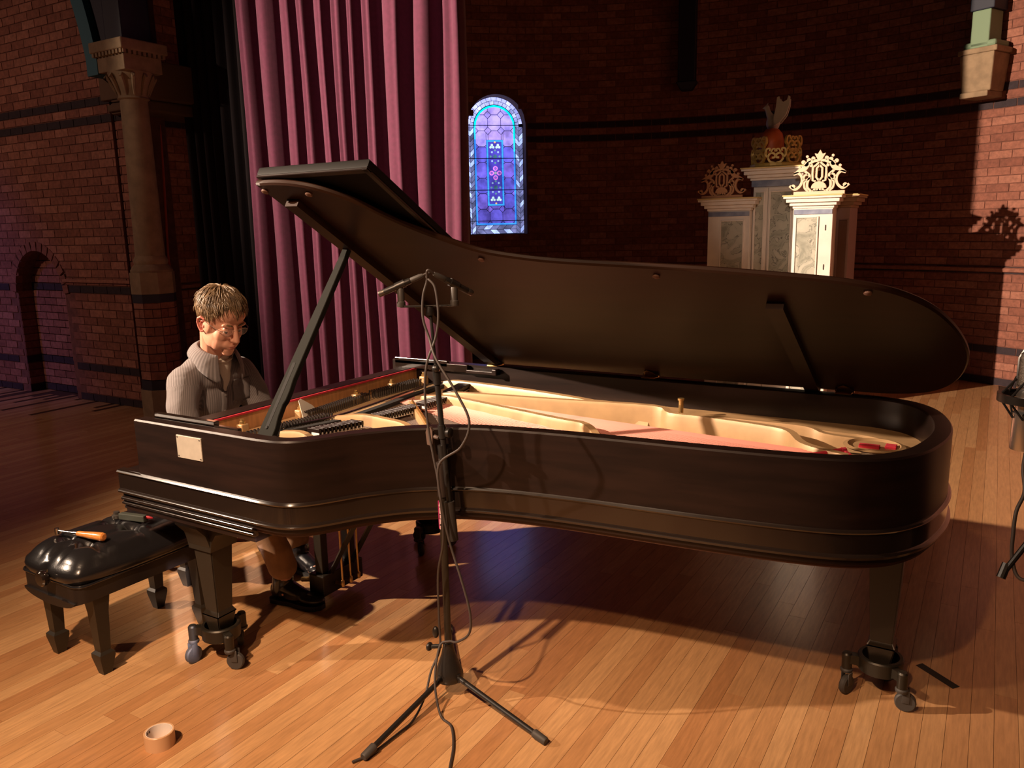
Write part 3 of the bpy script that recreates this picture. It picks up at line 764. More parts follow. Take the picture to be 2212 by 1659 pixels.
cornice('side_cornice', 1.56, 1.66, 5.99, 6.40, 1.735, cab, mat('brown_side_cornice',(0.30,0.20,0.13),0.5))
bm = BM(); case(bm, 0.85, 1.232, 5.94, 6.40, 0, 1.985); ctr = ob('centre_tower', bm, WHITEP, cab, 0)
for x0, x1 in ((.855,.982),(.988,1.215)):
    bm = BM(); box(bm, (x0,5.925,.08), (x1,5.945,1.925), .003); d = ob('door', bm, WHITEP, cab, 0)
    framed(d, x0+.022, x1-.035, .95, 1.885, 5.925)
bm = BM(); box(bm, (.835,5.92,1.935), (1.245,5.95,1.99), .003); ob('frieze', bm, BLUEMARB, ctr, 0)
cornice('centre_cornice', .83, 1.25, 5.93, 6.40, 1.99, cab)
# carved fretwork crest, traced as strips in its own plane (x,z), centred on 0, base at 0, about 0.37 wide and 0.31 high
def crest(cx, y, z, m, name, sc=1.0):
    bm = BM(); k = .000332*sc; M = Matrix.Translation((cx,y,z))
    def c(p): return ((p[0]-980)*k, (1400-p[1])*k)
    def st(pts, w, smooth=True):
        for mir in (1,-1):
            q = [c(p) for p in pts]; q = [(mir*a, b_) for a, b_ in q]
            ribbon(bm, catmull(q,5) if smooth else q, w*k if not isinstance(w,list) else [x*k for x in w], -.012, .012, M)
    def blob(p, r, rz=None):
        for mir in (1,-1):
            a, b_ = c(p); a *= mir; n = 10
            prism(bm, [(a+r*k*math.cos(2*PI*i/n), b_+(rz or r)*k*math.sin(2*PI*i/n)) for i in range(n)], -.012, .012, 1, M)
    ribbon(bm, [c((380,1365)), c((1600,1365))], 85*k, -.014, .014, M)
    st([(980,600),(1060,680),(1140,740),(1145,900),(1130,1060),(1060,1080)], 48, False)
    st([(980,690),(1045,760),(1050,980),(985,1065)], 46, False)
    st([(1600,890),(1490,865),(1405,950),(1390,1080),(1450,1200),(1560,1262),(1690,1170)], 62)
    st([(1330,820),(1210,940),(1255,1100),(1250,1230),(1150,1330)], 58)
    st([(1190,990),(1320,1080),(1320,1230),(1230,1320)], 50)
    st([(1250,900),(1330,930),(1350,1010),(1310,1060)], 46)
    st([(990,585),(1110,580),(1240,640),(1340,760),(1450,800),(1600,880)], [50,70,110,120,90,40])
    st([(1150,1330),(1050,1340),(980,1330)], 70)
    for p, r_ in (((1140,520),48),((1240,560),55),((1285,470),34),((1300,650),60),((1375,600),50),((1460,720),38),((1180,690),42),((1600,1190),55),((1010,1290),45),((1075,1290),40)): blob(p, r_)
    for poly in ([(980,320),(1035,420),(1110,400),(1090,450),(1040,540),(980,590),(920,540),(870,450),(850,400),(925,420)], [(980,1090)]+[(980+185*math.cos(t),1250-170*math.sin(t)) for t in [PI*i/10 for i in range(11)]]):
        pl = [c(p) for p in poly]
        if len(poly) == 12: pl = pl[1:]
        prism(bm, pl, -.013, .013, 1, M)
    o = ob(name, bm, m, cab, 0); return o
crest(0.605, 5.80, 1.847, CRESTR, 'carved_crest', .90)
crest(1.440, 5.74, 1.847, CRESTP, 'carved_crest')
# gilt crown of scrolls, dome and carved bird on the middle tower
def scroll(cx, y, z, s, mir, M, bm):
    def P(pts): return catmull([(cx+mir*a*s, z+b_*s) for a, b_ in pts], 5)
    ribbon(bm, P([(0,0),(.5,.15),(.75,.6),(.5,1.0),(.1,.9),(.1,.6),(.35,.55)]), .2*s, y-.012, y+.012, M)
    ribbon(bm, P([(.7,.5),(1.0,.9),(.9,1.4),(.6,1.45),(.6,1.2)]), .17*s, y-.012, y+.012, M)
    ribbon(bm, P([(.5,1.0),(.3,1.4),(.05,1.35),(.1,1.15)]), .15*s, y-.012, y+.012, M)
bm = BM(); cx0, cy0, cz0 = 1.0, 6.10, 2.10
lathe(bm, [(.205,0),(.225,.01),(.225,.03),(.205,.04)], (cx0,cy0,cz0), 28)
for i in range(8):
    a = PI/4*i+.2; M = Matrix.Translation((cx0,cy0,cz0+.03)) @ Matrix.Rotation(a,4,'Z')
    for mir in (1,-1): scroll(0, -.20, 0, .085, mir, M, bm)
    if i in (1,3,5,7):
        for mir in (1,-1): scroll(0, -.20, .10, .085, mir, M, bm)
crown = ob('scroll_crown', bm, GILT, cab, 0)
bm = BM(); lathe(bm, [(.085,.0),(.105,.08),(.105,.15),(.088,.22),(.055,.26),(0,.27)], (cx0-.03,cy0-.06,cz0+.07), 20); ob('dome', bm, ORANGEP, crown, 60)
bm = BM(); bx, bz = cx0-.04, cz0+.33
ellipsoid(bm, (bx,cy0,bz+.06), (.062,.045,.075)); tube(bm, [(bx-.02,cy0,bz+.10),(bx-.045,cy0,bz+.155),(bx-.055,cy0,bz+.185)], [.035,.024,.022], 8)
ellipsoid(bm, (bx-.06,cy0,bz+.195), (.026,.020,.022)); cyl(bm, (bx-.08,cy0,bz+.195), (bx-.105,cy0,bz+.188), .010, .002, 8)
cyl(bm, (bx-.06,cy0,bz+.21), (bx-.05,cy0,bz+.235), .012, .004, 6)
bird = ob('carved_bird', remeshed(bm, .006, 2), GREYW, cab, 60)
bm = BM(); wing = [(0,-.01),(.05,.02),(.10,.08),(.125,.16),(.128,.225),(.115,.235),(.105,.20),(.075,.185),(.045,.20),(.035,.235),(.018,.225),(.012,.15),(-.005,.06)]
prism(bm, [(bx+.02+a,bz+.04+b_) for a,b_ in wing], cy0-.055, cy0-.035, 1); prism(bm, [(bx+.02+a*.9,bz+.04+b_*.95) for a,b_ in wing], cy0+.035, cy0+.055, 1)
ob('raised_wing', bm, GREYW, bird, 0)
cab.location = cab.location+Vector((.046,-.25,0))
# ------------------------------------------------------------------ concert grand piano
piano = empty('grand_piano', (1.35,0.80,0), 'black concert grand piano with its lid propped open, filling the middle of the stage', 'piano')
OUT = [(.136,0),(.345,0),(.52,0),(.68,0),(.78,.0),(.855,.008),(.905,.03),(.945,.070),(.985,.13),(1.031,.205),(1.117,.305),(1.19,.362),(1.27,.408),(1.36,.443),(1.48,.470),(1.62,.491),(1.76,.505),(1.9,.516),(2.03,.526),(2.155,.538),(2.29,.554),(2.425,.577),(2.517,.607),(2.59,.652),(2.64,.707),(2.685,.79),(2.715,.9),(2.731,1.0),(2.734,1.1),(2.722,1.22),(2.69,1.345),(2.645,1.435),(2.58,1.50),(2.48,1.54),(2.38,1.549),(2.2,1.55),(1.9,1.55),(1.5,1.55),(1.0,1.55),(.6,1.55),(.136,1.55)]
RIM = [(p.x,p.y) for p in catmull(OUT, 4)]
BELT = [(.006,0)]+RIM+[(.006,1.55)]
ZR = 0.97
bm = BM(); sweep(bm, RIM, [(0,.655),(0,.964),(-.005,.97),(-.052,.97),(-.057,.965),(-.057,.655)])
rim = ob('rim', bm, EBONY, piano, 30)
bm = BM(); sweep(bm, BELT, [(-.02,.765),(.001,.762),(.007,.760),(.011,.755),(.008,.750),(.0035,.748),(.0035,.689),(.008,.687),(.013,.681),(.012,.674),(.006,.670),(-.004,.668),(-.02,.668)])
ob('belt_moulding', bm, EBONY_GLOSS, piano, 30)
bm = BM(); sweep(bm, RIM, [(-.012,.640),(-.012,.668),(-.08,.668),(-.08,.640)]); ob('under_rim', bm, mat('red_brown_under_rim',(0.06,0.022,0.012),0.45), piano, 30)
for sy, y0, y1 in ((0,0.0,.115),(1,1.435,1.55)):       # key cheeks in front of the rim ends
    bm = BM(); prism(bm, [(.012,.655),(.145,.655),(.145,.768),(.02,.760),(.010,.74)], y0+.004, y1-.004, 1); ob('key_cheek', bm, EBONY, piano, 0)
# key bed and its straight side mouldings
bm = BM(); box(bm, (.02,.005,.600), (.730,1.545,.655), .004); kb = ob('key_bed', bm, EBONY, piano, 0)
for y, s in ((0,-1),(1.55,1)):
    bm = BM()
    for z, r_ in ((.650,.008),(.632,.006)): tube(bm, [(.016,y+s*.002,z),(.732,y+s*.002,z)], r_, 10)
    box(bm, (.016,min(y,y-s*.02),.622), (.732,max(y,y-s*.02),.660), .002); ob('bed_moulding', bm, EBONY_GLOSS, kb, 40)
bm = BM(); box(bm, (.0,.10,.640), (.026,1.45,.735), .006); ob('key_slip', bm, EBONY, piano, 0)
bm = BM(); wk = 1.225/52
for i in range(52):
    y = .163+i*wk; box(bm, (.035,y+.0005,.700), (.185,y+wk-.0005,.728), .0015)
kbd = ob('keyboard', bm, WHITEKEY, piano, 0)
bm = BM()
for i in range(51):
    if (51-i) % 7 in (0,3): continue
    y = .163+(i+1)*wk; box(bm, (.088,y-.0055,.715), (.185,y+.0055,.742), .002)
ob('sharps', bm, EBONY_GLOSS, kbd, 0)
bm = BM(); prism(bm, [(.190,.72),(.205,.72),(.235,.90),(.232,.915),(.218,.915)], .115, 1.435, 1); ob('fallboard', bm, EBONY, piano, 0)
bm = BM(); box(bm, (.205,.057,.90), (.288,1.493,.937), .004); st_ = ob('stretcher_rail', bm, EBONY, piano, 0)
bm = BM(); box(bm, (.286,.06,.926), (.2955,1.49,.934), .001); ob('felt_strip', bm, REDFELT, st_, 0)
bm = BM(); box(bm, (.278,.06,.845), (.2925,1.49,.927), .001); ob('rail_back', bm, WOODTAN, st_, 0)
# music desk slides left on the rim arms
for y0, s in ((1.488,-1),(.062,1)):
    bm = BM(); yy = sorted((y0, y0+s*.018))
    box(bm, (.17,yy[0],.935), (.62,yy[1],.972), .002); box(bm, (.17,yy[0],.955), (.50,yy[1]+.004,.985), .002); sl = ob('desk_slide', bm, EBONY_GLOSS, piano, 0)
    bm = BM(); box(bm, (.62,yy[0]-.01,.935), (.80,yy[1],.950), .002); box(bm, (.775,yy[0]-.022,.935), (.80,yy[1],.965), .004); ob('slide_stop', bm, EBONY, sl, 0)
# --- inside: soundboard, iron plate, struts
def inset(path, d):
    N = normals2(path); return [(p[0]-n.x*d, p[1]-n.y*d) for p, n in zip(path, N)]
INN = inset(RIM, .056)
INN = [p for p in INN if p[0] > .285]; INN = [(.285,INN[0][1])]+INN+[(.285,INN[-1][1])]
bm = BM(); f = bm.faces.new([bm.verts.new((x,y,.812)) for x,y in INN]); bmesh.ops.triangulate(bm, faces=[f]); ob('soundboard', bm, SPRUCE, piano, 0)
def strut(pts, w, z0, z1, parent, name='plate_strut', m=None, ends=None):
    """bar following a plan line; (x,y[,top]) points"""
    P = [Vector((p[0],p[1],p[2] if len(p) > 2 else z1)) for p in pts]; P = catmull(P, 4)
    bm = BM(); rows = []
    for i, p in enumerate(P):
        d = (P[min(i+1,len(P)-1)]-P[max(i-1,0)]); d.z = 0; d.normalize(); n_ = Vector((-d.y,d.x,0))
        b = p.z-.008
        rows.append([bm.verts.new((p.x+n_.x*w*a,p.y+n_.y*w*a,z)) for a, z in ((-.62,z0),(-.5,b-.005),(-.36,p.z),(.36,p.z),(.5,b-.005),(.62,z0))])
    fs = []
    for A, B in zip(rows, rows[1:]):
        for k in range(6): fs.append(bm.faces.new((A[k],A[(k+1)%6],B[(k+1)%6],B[k])))
    fs += [bm.faces.new(rows[0]), bm.faces.new(rows[-1][::-1])]
    bmesh.ops.recalc_face_normals(bm, faces=fs)
    return ob(name, bm, m or GOLD, parent, 40)
bm = BM(); prism(bm, [(.30,.06),(.52,.06),(.56,.34),(.57,.62),(.62,.97),(.60,1.12),(.66,1.20),(.62,1.49),(.30,1.49)], .845, .862); plate = ob('iron_plate', bm, GOLD, piano, 0)
# flange along the bass side and tail, flat
flo = [p for p in INN if not (p[0] < 2.36 and p[1] < 1.0) and p[0] > .6]
flo = [(p[0],p[1]) for p in flo]
flange_out = flo; flange_in = []
for p in flange_out:
    x, y = p
    if x < 2.3: w = .075+.17*max(0,(x-.9))/1.4*.9
    else: w = .24
    c = Vector((2.30-x, 1.10-y)); 
    if x >= 2.3: d = Vector((2.36-x, 1.06-y)).normalized(); flange_in.append((x+d.x*.14, y+d.y*.14))
    else: flange_in.append((x, y-w*.6))
bm = BM(); A = [bm.verts.new((x,y,.858)) for x,y in flange_out]; B_ = [bm.verts.new((x,y,.858)) for x,y in flange_in]
C_ = [bm.verts.new((x,y,.815)) for x,y in flange_in]
for i in range(len(A)-1):
    bm.faces.new((A[i],A[i+1],B_[i+1],B_[i])); bm.faces.new((B_[i],B_[i+1],C_[i+1],C_[i]))
bmesh.ops.recalc_face_normals(bm, faces=bm.faces); ob('plate_flange', bm, GOLD, plate, 50)
strut([(.54,.335,.895),(.64,.335,.903),(.735,.315,.885)], .034, .818, .900, plate)
strut([(.55,.616,.893),(.666,.648,.905),(.794,.640,.903),(.905,.622,.897),(.985,.585,.862)], .034, .818, .905, plate)
strut([(.58,1.115,.885),(.741,1.100,.903),(.856,1.080,.905),(1.389,.938,.905),(1.53,.915,.900),(1.62,.835,.875),(1.67,.79,.850)], .038, .818, .905, plate)
strut([(.66,1.19,.890),(.788,1.185,.905),(1.25,1.245,.905),(1.65,1.300,.905),(1.74,1.262,.892),(1.87,1.243,.895),(2.12,1.192,.898),(2.22,1.155,.896),(2.285,1.072,.880),(2.39,1.018,.876),(2.56,.985,.868)], .038, .818, .905, plate)
strut([(.52,1.425,.895),(.631,1.414,.905),(1.05,1.36,.905),(1.40,1.318,.893),(1.55,1.30,.868),(1.64,1.292,.835)], .045, .818, .905, plate)
strut([(1.80,1.285,.880),(1.905,1.262,.893),(2.023,1.256,.896),(2.25,1.268,.892),(2.33,1.25,.876),(2.45,1.26,.868)], .034, .818, .90, plate)
# thin bar carrying hitch pins across the treble
bar = strut([(.645,.985,.890),(.82,.815,.892),(.994,.647,.885)], .024, .845, .892, plate, 'cross_bar')
bm = BM()
for i in range(22):
    f = i/21; x, y = .66+.32*f, .975-.315*f; cyl(bm, (x,y,.885), (x,y,.905), .003, n=6)
ob('hitch_pins', bm, BRASS, bar, 0, 'stuff')
# pads in the tail opening and bolts standing on the plate
bm = BM(); box(bm, (2.455,1.13,.866), (2.52,1.16,.878), .002); box(bm, (2.535,1.15,.866), (2.57,1.19,.878), .002); ob('red_pad', bm, REDFELT, plate, 0)
bm = BM(); lathe(bm, [(.09,.866),(.10,.872),(.085,.876),(.075,.868)], (2.50,1.165,0), 24); ob('plate_ring', bm, GOLD, plate)
for (x,y) in ((.345,.315),(.365,.600),(.345,1.225),(.375,1.44),(.36,.95)):
    bm = BM(); box(bm, (x-.016,y-.018,.86), (x+.016,y+.018,.905), .004); lg = ob('plate_lug', bm, GOLD, plate, 0)
    bm = BM(); lathe(bm, [(.011,.905),(.011,.915),(.007,.918),(.007,.924),(0,.925)], (x,y,0), 8); ob('lug_bolt', bm, BRASS, lg, 0)
bm = BM(); lathe(bm, [(.010,.87),(.010,.925),(.014,.926),(.014,.934),(0,.936)], (1.752,1.345,0), 12); ob('plate_bolt', bm, BRASS, plate)
# tuning pins: single parts sharing one mesh
pb = BM(); cyl(pb, (0,0,0), (0,0,.030), .0034, .0030, 6); box(pb, (-.0032,-.0032,.030), (.0032,.0032,.040)); pin_me = bpy.data.meshes.new('tuning_pin'); pb.to_mesh(pin_me); pb.free(); pin_me.materials.append(DARKSTEEL)
npin = 0
for (xa,ya),(xb,yb),n_ in (((.440,.18),(.470,.40),14),((.462,.40),(.50,.63),17),((.405,.60),(.362,1.02),30),((.362,1.06),(.372,1.40),22)):
    for rowk in range(3):
        for i in range(n_):
            f = (i+.33*rowk)/n_; x, y = xa+(xb-xa)*f-.016+.017*rowk, ya+(yb-ya)*f
            o = bpy.data.objects.new('tuning_pin', pin_me); COL.objects.link(o); o.location = (x,y,.860); attach(o, plate, o.location); npin += 1
# agraffe rail and black felt, dampers
RA = catmull([(.391,.10),(.395,.265),(.470,.46),(.513,.625),(.505,.85),(.480,1.10),(.456,1.402),(.455,1.47)],5)
bm = BM(); tube(bm, [(p[0]+.02,p[1],.886) for p in RA], .0065, 8); ob('agraffe_bar', bm, STEEL, plate)
bm = BM(); sweep(bm, [(p[0]+.055,p[1]) for p in RA][::-1], [(-.018,.868),(.018,.868),(.016,.882),(-.016,.882)]); ob('damper_rail_felt', bm, BLACKFELT, piano, 30)
db = BM(); box(db, (-.032,-.006,0), (.032,.006,.016), .002); box(db, (-.030,-.005,-.008), (.030,.005,0)); dmp = bpy.data.meshes.new('damper'); db.to_mesh(dmp); db.free(); dmp.materials.append(EBONY)
db = BM(); box(db, (-.010,-.0058,-.012), (.030,.0058,0), .001); dmf = bpy.data.meshes.new('damper_felt'); db.to_mesh(dmf); db.free(); dmf.materials.append(PAPER)
nd = 0
for (xa,ya),(xb,yb),n_ in (((.64,.40),(.70,.57),12),((.70,.68),(.735,.90),16),((.735,.95),(.74,1.08),9),((.70,1.20),(.66,1.38),13)):
    for i in range(n_):
        f = i/(n_-1); c = (xa+(xb-xa)*f, ya+(yb-ya)*f, .885)
        o = bpy.data.objects.new('damper', dmp); COL.objects.link(o); o.location = c; attach(o, piano, c)
        o2 = bpy.data.objects.new('damper_felt', dmf); COL.objects.link(o2); o2.location = c; attach(o2, o, c)
# strings (too many and too thin to pick apart): copper bass fan over plain treble
rs = random.Random(2)
bm = BM()
for i in range(44):          # copper-wound, from the bass agraffes across to the tail
    f = i/43; a = (.50, 1.13+.33*f, .878); t = (1.62+.98*f**.8, .72+.36*f, .880)
    a = (.48-.02*f, 1.05+.17*f, .872)
    e = Vector((1.55+1.02*min(1,f*1.15), .60+.42*f, .860))
    cyl(bm, a, e, .0023, n=5, cap=False)
ob('bass_strings', bm, COPPER, piano, 0, 'stuff')
bm = BM()
for i in range(150):
    f = i/149; y = .10+.98*f; xa = .42+.10*min(1,f*1.6)
    L = .16+1.30*f**1.25; e = Vector((xa+L, y-.03-.16*f-.18*f*f, .852))
    # stop at the rim
    yy = None
    for j in range(len(INN)-1):
        p, q_ = INN[j], INN[j+1]
        if p[1] < 1.0 and p[0] <= e.x <= q_[0] and q_[0] > p[0]:
            yy = p[1]+(q_[1]-p[1])*(e.x-p[0])/(q_[0]-p[0])
    if yy is not None and e.y < yy+.03:
        for k in range(20):
            tt = 1-.045*k; ex = xa+(e.x-xa)*tt; ey = y+(e.y-y)*tt; ok = True
            for j in range(len(INN)-1):
                p, q_ = INN[j], INN[j+1]
                if p[1] < 1.0 and p[0] <= ex <= q_[0] and q_[0] > p[0] and ey < p[1]+(q_[1]-p[1])*(ex-p[0])/(q_[0]-p[0])+.03: ok = False
            if ok: break
        e = Vector((ex,ey,.852))
    cyl(bm, (xa,y,.866), e, .0010, n=4, cap=False)
ob('treble_strings', bm, WIRE, piano, 0, 'stuff')
bm = BM(); tube(bm, catmull([(2.20,.90,.866),(2.33,.965,.866),(2.42,1.085,.866)],6), .010, 8); tube(bm, [(2.41,1.085,.866),(2.455,.99,.866)], .009, 6); ob('string_felt', bm, REDFELT, piano)
bm = BM(); sweep(bm, [(p.x,p.y) for p in catmull([(1.1,.50),(1.4,.62),(1.8,.72),(2.15,.80),(2.4,.95)],5)], [(-.014,.813),(.014,.813),(.012,.848),(-.012,.848)]); ob('bass_bridge', bm, mat('dark_bridge_wood',(0.20,0.08,0.045),0.5), piano, 30)
# white card resting against the tuning pins
bm = BM(); prism(bm, [(0,0),(.150,0),(.130,.030),(.068,.075),(.042,.072)], -.0006, .0006, 1, Matrix.Translation((.412,.568,.880)) @ Matrix.Rotation(R(112),4,'Z') @ Matrix.Rotation(R(-28),4,'X'))
setp(ob('white_card', bm, PAPER, None, 0), 'folded white card standing among the tuning pins inside the piano', 'card')
# --- lid
TH = R(30); HY, HZ = 1.565, 0.976
def LID(x, y, o=0.0):
    d = HY-y; return Vector((x, HY-d*math.cos(TH)+o*math.sin(TH), HZ+d*math.sin(TH)+o*math.cos(TH)))
LO = [(.690,-.055),(.76,-.055),(.83,-.045),(.90,-.02),(.965,.025),(1.02,.085),(1.07,.17),(1.13,.255),(1.215,.345),(1.30,.415),(1.42,.46),(1.56,.490),(1.78,.515),(2.02,.540),(2.28,.582),(2.42,.610),(2.53,.650),(2.61,.71),(2.675,.80),(2.725,.93),(2.755,1.08),(2.757,1.20),(2.735,1.34),(2.69,1.45),(2.62,1.525),(2.52,1.562),(2.40,1.572),(2.0,1.575),(1.3,1.575),(.690,1.575)]
LP = [(p.x,p.y) for p in catmull(LO,4)]
def slab(bm, poly, o0, o1, edge=.006):
    rows = []
    N = normals2(poly, True)
    for off, o in ((-edge,o0),(0,o0+edge),(0,o1-edge),(-edge,o1)):
        rows.append([bm.verts.new(LID(p[0]+n.x*off, p[1]+n.y*off, o)) for p, n in zip(poly,N)])
    m = len(poly); fs = []
    for A, B in zip(rows, rows[1:]):
        for k in range(m): fs.append(bm.faces.new((A[k],A[(k+1)%m],B[(k+1)%m],B[k])))
    fs += [bm.faces.new(rows[0][::-1]), bm.faces.new(rows[-1])]
    bmesh.ops.recalc_face_normals(bm, faces=fs)
bm = BM(); slab(bm, LP, 0, .022); lid = ob('lid', bm, LIDMAT, piano, 25)
bm = BM(); slab(bm, [(.690,-.062),(1.165,-.062),(1.165,1.56),(.690,1.56)], .034, .062, .004); fl = ob('lid_front_flap', bm, MATTBLACK, piano, 25)
bm = BM()
for a, c in (((.69,-.062),(1.165,-.04)),((1.145,-.062),(1.165,1.56))):
    q = [(a[0],a[1]),(c[0],a[1]),(c[0],c[1]),(a[0],c[1])]; slab(bm, q, .026, .034, .002)
ob('flap_lip', bm, EBONY, fl, 0)
bm = BM()
for y in (.1,.8,1.4): tube(bm, [LID(.688,y,.03),LID(.688,y+.1,.03)], .010, 8)
ob('flap_hinge', bm, BRASS, fl)
def batten(x0, y0, x1, y1, w, h, name='lid_batten'):
    bm = BM(); d = Vector((x1-x0,y1-y0)).normalized(); n_ = Vector((-d.y,d.x))*w/2
    c = [(x0+n_.x,y0+n_.y),(x1+n_.x,y1+n_.y),(x1-n_.x,y1-n_.y),(x0-n_.x,y0-n_.y)]
    A = [bm.verts.new(LID(*p,0)) for p in c]; B = [bm.verts.new(LID(p[0],p[1],-h)) for p in c]
    for k in range(4): bm.faces.new((A[k],A[(k+1)%4],B[(k+1)%4],B[k]))
    bm.faces.new(B); bm.faces.new(A[::-1]); bmesh.ops.recalc_face_normals(bm, faces=bm.faces)
    return ob(name, bm, LIDMAT, lid, 0)
batten(.775,.04,.735,1.54,.055,.026); batten(2.220,.75,2.225,1.55,.055,.026)
bm = BM()
for p in ((.702,-.019),(.874,.011),(1.279,.464),(1.88,.577),(2.497,.668)): lathe(bm, [(.012,0),(.012,-.006),(.006,-.009),(0,-.009)], LID(*p), 12, 'z', Matrix.Rotation(TH,4,'X').inverted())
ob('lid_buttons', bm, mat('brown_rubber_button',(0.16,0.08,0.055),0.6), lid)
bm = BM(); p = LID(.735,.145,-.002); lathe(bm, [(.022,0),(.022,-.004),(.014,-.010),(0,-.011)], p, 14, 'z', Matrix.Rotation(TH,4,'X').inverted()); cyl(bm, LID(.72,.13,-.004), LID(.76,.165,-.008), .004, n=8); ob('latch_plate', bm, STEEL, lid)
for x in (.74, 1.54, 2.34):
    bm = BM(); cyl(bm, (x-.035,1.560,.978), (x+.035,1.560,.978), .008, n=10); box(bm, (x-.030,1.51,.969), (x+.030,1.56,.974), .001)
    pl = [LID(x-.03,1.555,-.003),LID(x+.03,1.555,-.003),LID(x+.02,1.515,-.003),LID(x,1.495,-.003),LID(x-.02,1.515,-.003)]
    A = [bm.verts.new(v) for v in pl]; B = [bm.verts.new(v+Vector((0,-.002,-.003))) for v in pl]
    for k in range(5): bm.faces.new((A[k],A[(k+1)%5],B[(k+1)%5],B[k]))
    bm.faces.new(B); bm.faces.new(A[::-1]); ob('lid_hinge', bm, BRASS, piano, 30)
# --- lid prop
p0, p1 = Vector((.705,.090,.925)), LID(.770,.349,-.010)
ax = (p1-p0).normalized(); wv = Vector((1,0,0)); wv = (wv-ax*wv.dot(ax)).normalized(); tv = ax.cross(wv)
L = (p1-p0).length
def SP(a, b, c=0): return p0+ax*a+wv*b+tv*c
prof = [(0,.042),(.06,.040),(.10,.030),(.145,.026),(.165,.031),(.20,.030),(.24,.024),(.30,.023),(.6*L,.021),(L-.05,.016),(L,.010)]
pl = [(a,-.030+.006*a/L*2) for a,_ in prof]
bm = BM(); Lp = [( a, b_) for a, b_ in prof]; Rp = [(a,-max(.014,.032-.02*a/L)) for a,_ in prof]
poly = Lp+Rp[::-1]
A = [bm.verts.new(SP(a,b_,-.011)) for a,b_ in poly]; B = [bm.verts.new(SP(a,b_,.011)) for a,b_ in poly]
m = len(poly)
for k in range(m): bm.faces.new((A[k],A[(k+1)%m],B[(k+1)%m],B[k]))
bm.faces.new(A[::-1]); bm.faces.new(B); bmesh.ops.recalc_face_normals(bm, faces=bm.faces)
bmesh.ops.bevel(bm, geom=list(bm.edges), offset=.002, segments=1, affect='EDGES')
prop = ob('lid_prop', bm, PROPMAT, piano, 25)
bm = BM(); 
for sgn in (1,-1): ribbon(bm, [(.05,0),(.30,-.004)], .014, sgn*.0112-.0006, sgn*.0112+.0006, Matrix(((ax.x,tv.x,wv.x,p0.x),(ax.y,tv.y,wv.y,p0.y),(ax.z,tv.z,wv.z,p0.z),(0,0,0,1))))
cyl(bm, SP(.055,0,-.014), SP(.055,0,.014), .006, n=10); ob('short_prop_inlay', bm, MATTBLACK, prop, 0)
# --- plaque on the treble side
bm = BM(); box(bm, (.374,-.0035,.858), (.505,.001,.940), .001); pq = ob('plaque', bm, mat('pale_brass_plaque',(0.80,0.72,0.60),0.33,metal=0.55,nstr=0.06,nscale=25), piano, 0)
setp(pq, 'blank pale metal plaque')
bm = BM()
for x in (.381,.498):
    for z in (.865,.933): cyl(bm, (x,-.0045,z), (x,-.002,z), .0025, n=8)
ob('plaque_screws', bm, DARKSTEEL, pq, 0)
# --- legs with spider dollies
def leg(cx, cy, rot, ztop, bracket):
    M = Matrix.Translation((cx,cy,0)) @ Matrix.Rotation(rot,4,'Z')
    bm = BM()
    sec = [(.128,.032),(.195,.044),(.200,.044),(.215,.036),(.45,.049),(ztop-.035,.056),(ztop,.056)]
    rows = [[bm.verts.new(M @ Vector((a*h,b_*h,z))) for a,b_ in ((-1,-1),(1,-1),(1,1),(-1,1))] for z,h in sec]
    for A, B in zip(rows, rows[1:]):
        for k in range(4): bm.faces.new((A[k],A[(k+1)%4],B[(k+1)%4],B[k]))
    bm.faces.new(rows[0][::-1]); bm.faces.new(rows[-1]); bmesh.ops.recalc_face_normals(bm, faces=bm.faces)
    bmesh.ops.bevel(bm, geom=[e for e in bm.edges if abs((e.verts[0].co-e.verts[1].co).z) > .01], offset=.004, segments=2, affect='EDGES')
    lg = ob('leg', bm, LEGMAT, piano, 30)
    if bracket:
        bm = BM()
        bz = ztop
        prism(bm, [(-.15,bz),(-.15,bz-.02),(-.11,bz-.035),(-.075,bz-.07),(-.060,bz-.13),(.060,bz-.13),(.070,bz-.09),(.095,bz-.055),(.13,bz-.045),(.13,bz)], -.060, .060, 1, M)
        prism(bm, [(-.11,bz-.0005),(-.11,bz-.02),(-.075,bz-.06),(-.0605,bz-.11),(.0605,bz-.11),(.075,bz-.06),(.11,bz-.02),(.11,bz-.0005)], -.0605, .0605, 0, M)
        ob('leg_bracket', bm, LEGMAT, lg, 30)
    return lg
leg(.335,.135,0,.600,True); leg(.39,1.42,0,.600,True); leg(2.575,1.085,0,.640,False)
bm = BM(); box(bm, (2.49,.98,.625), (2.66,1.19,.655), .006); ob('leg_pad', bm, LEGMAT, piano, 0)
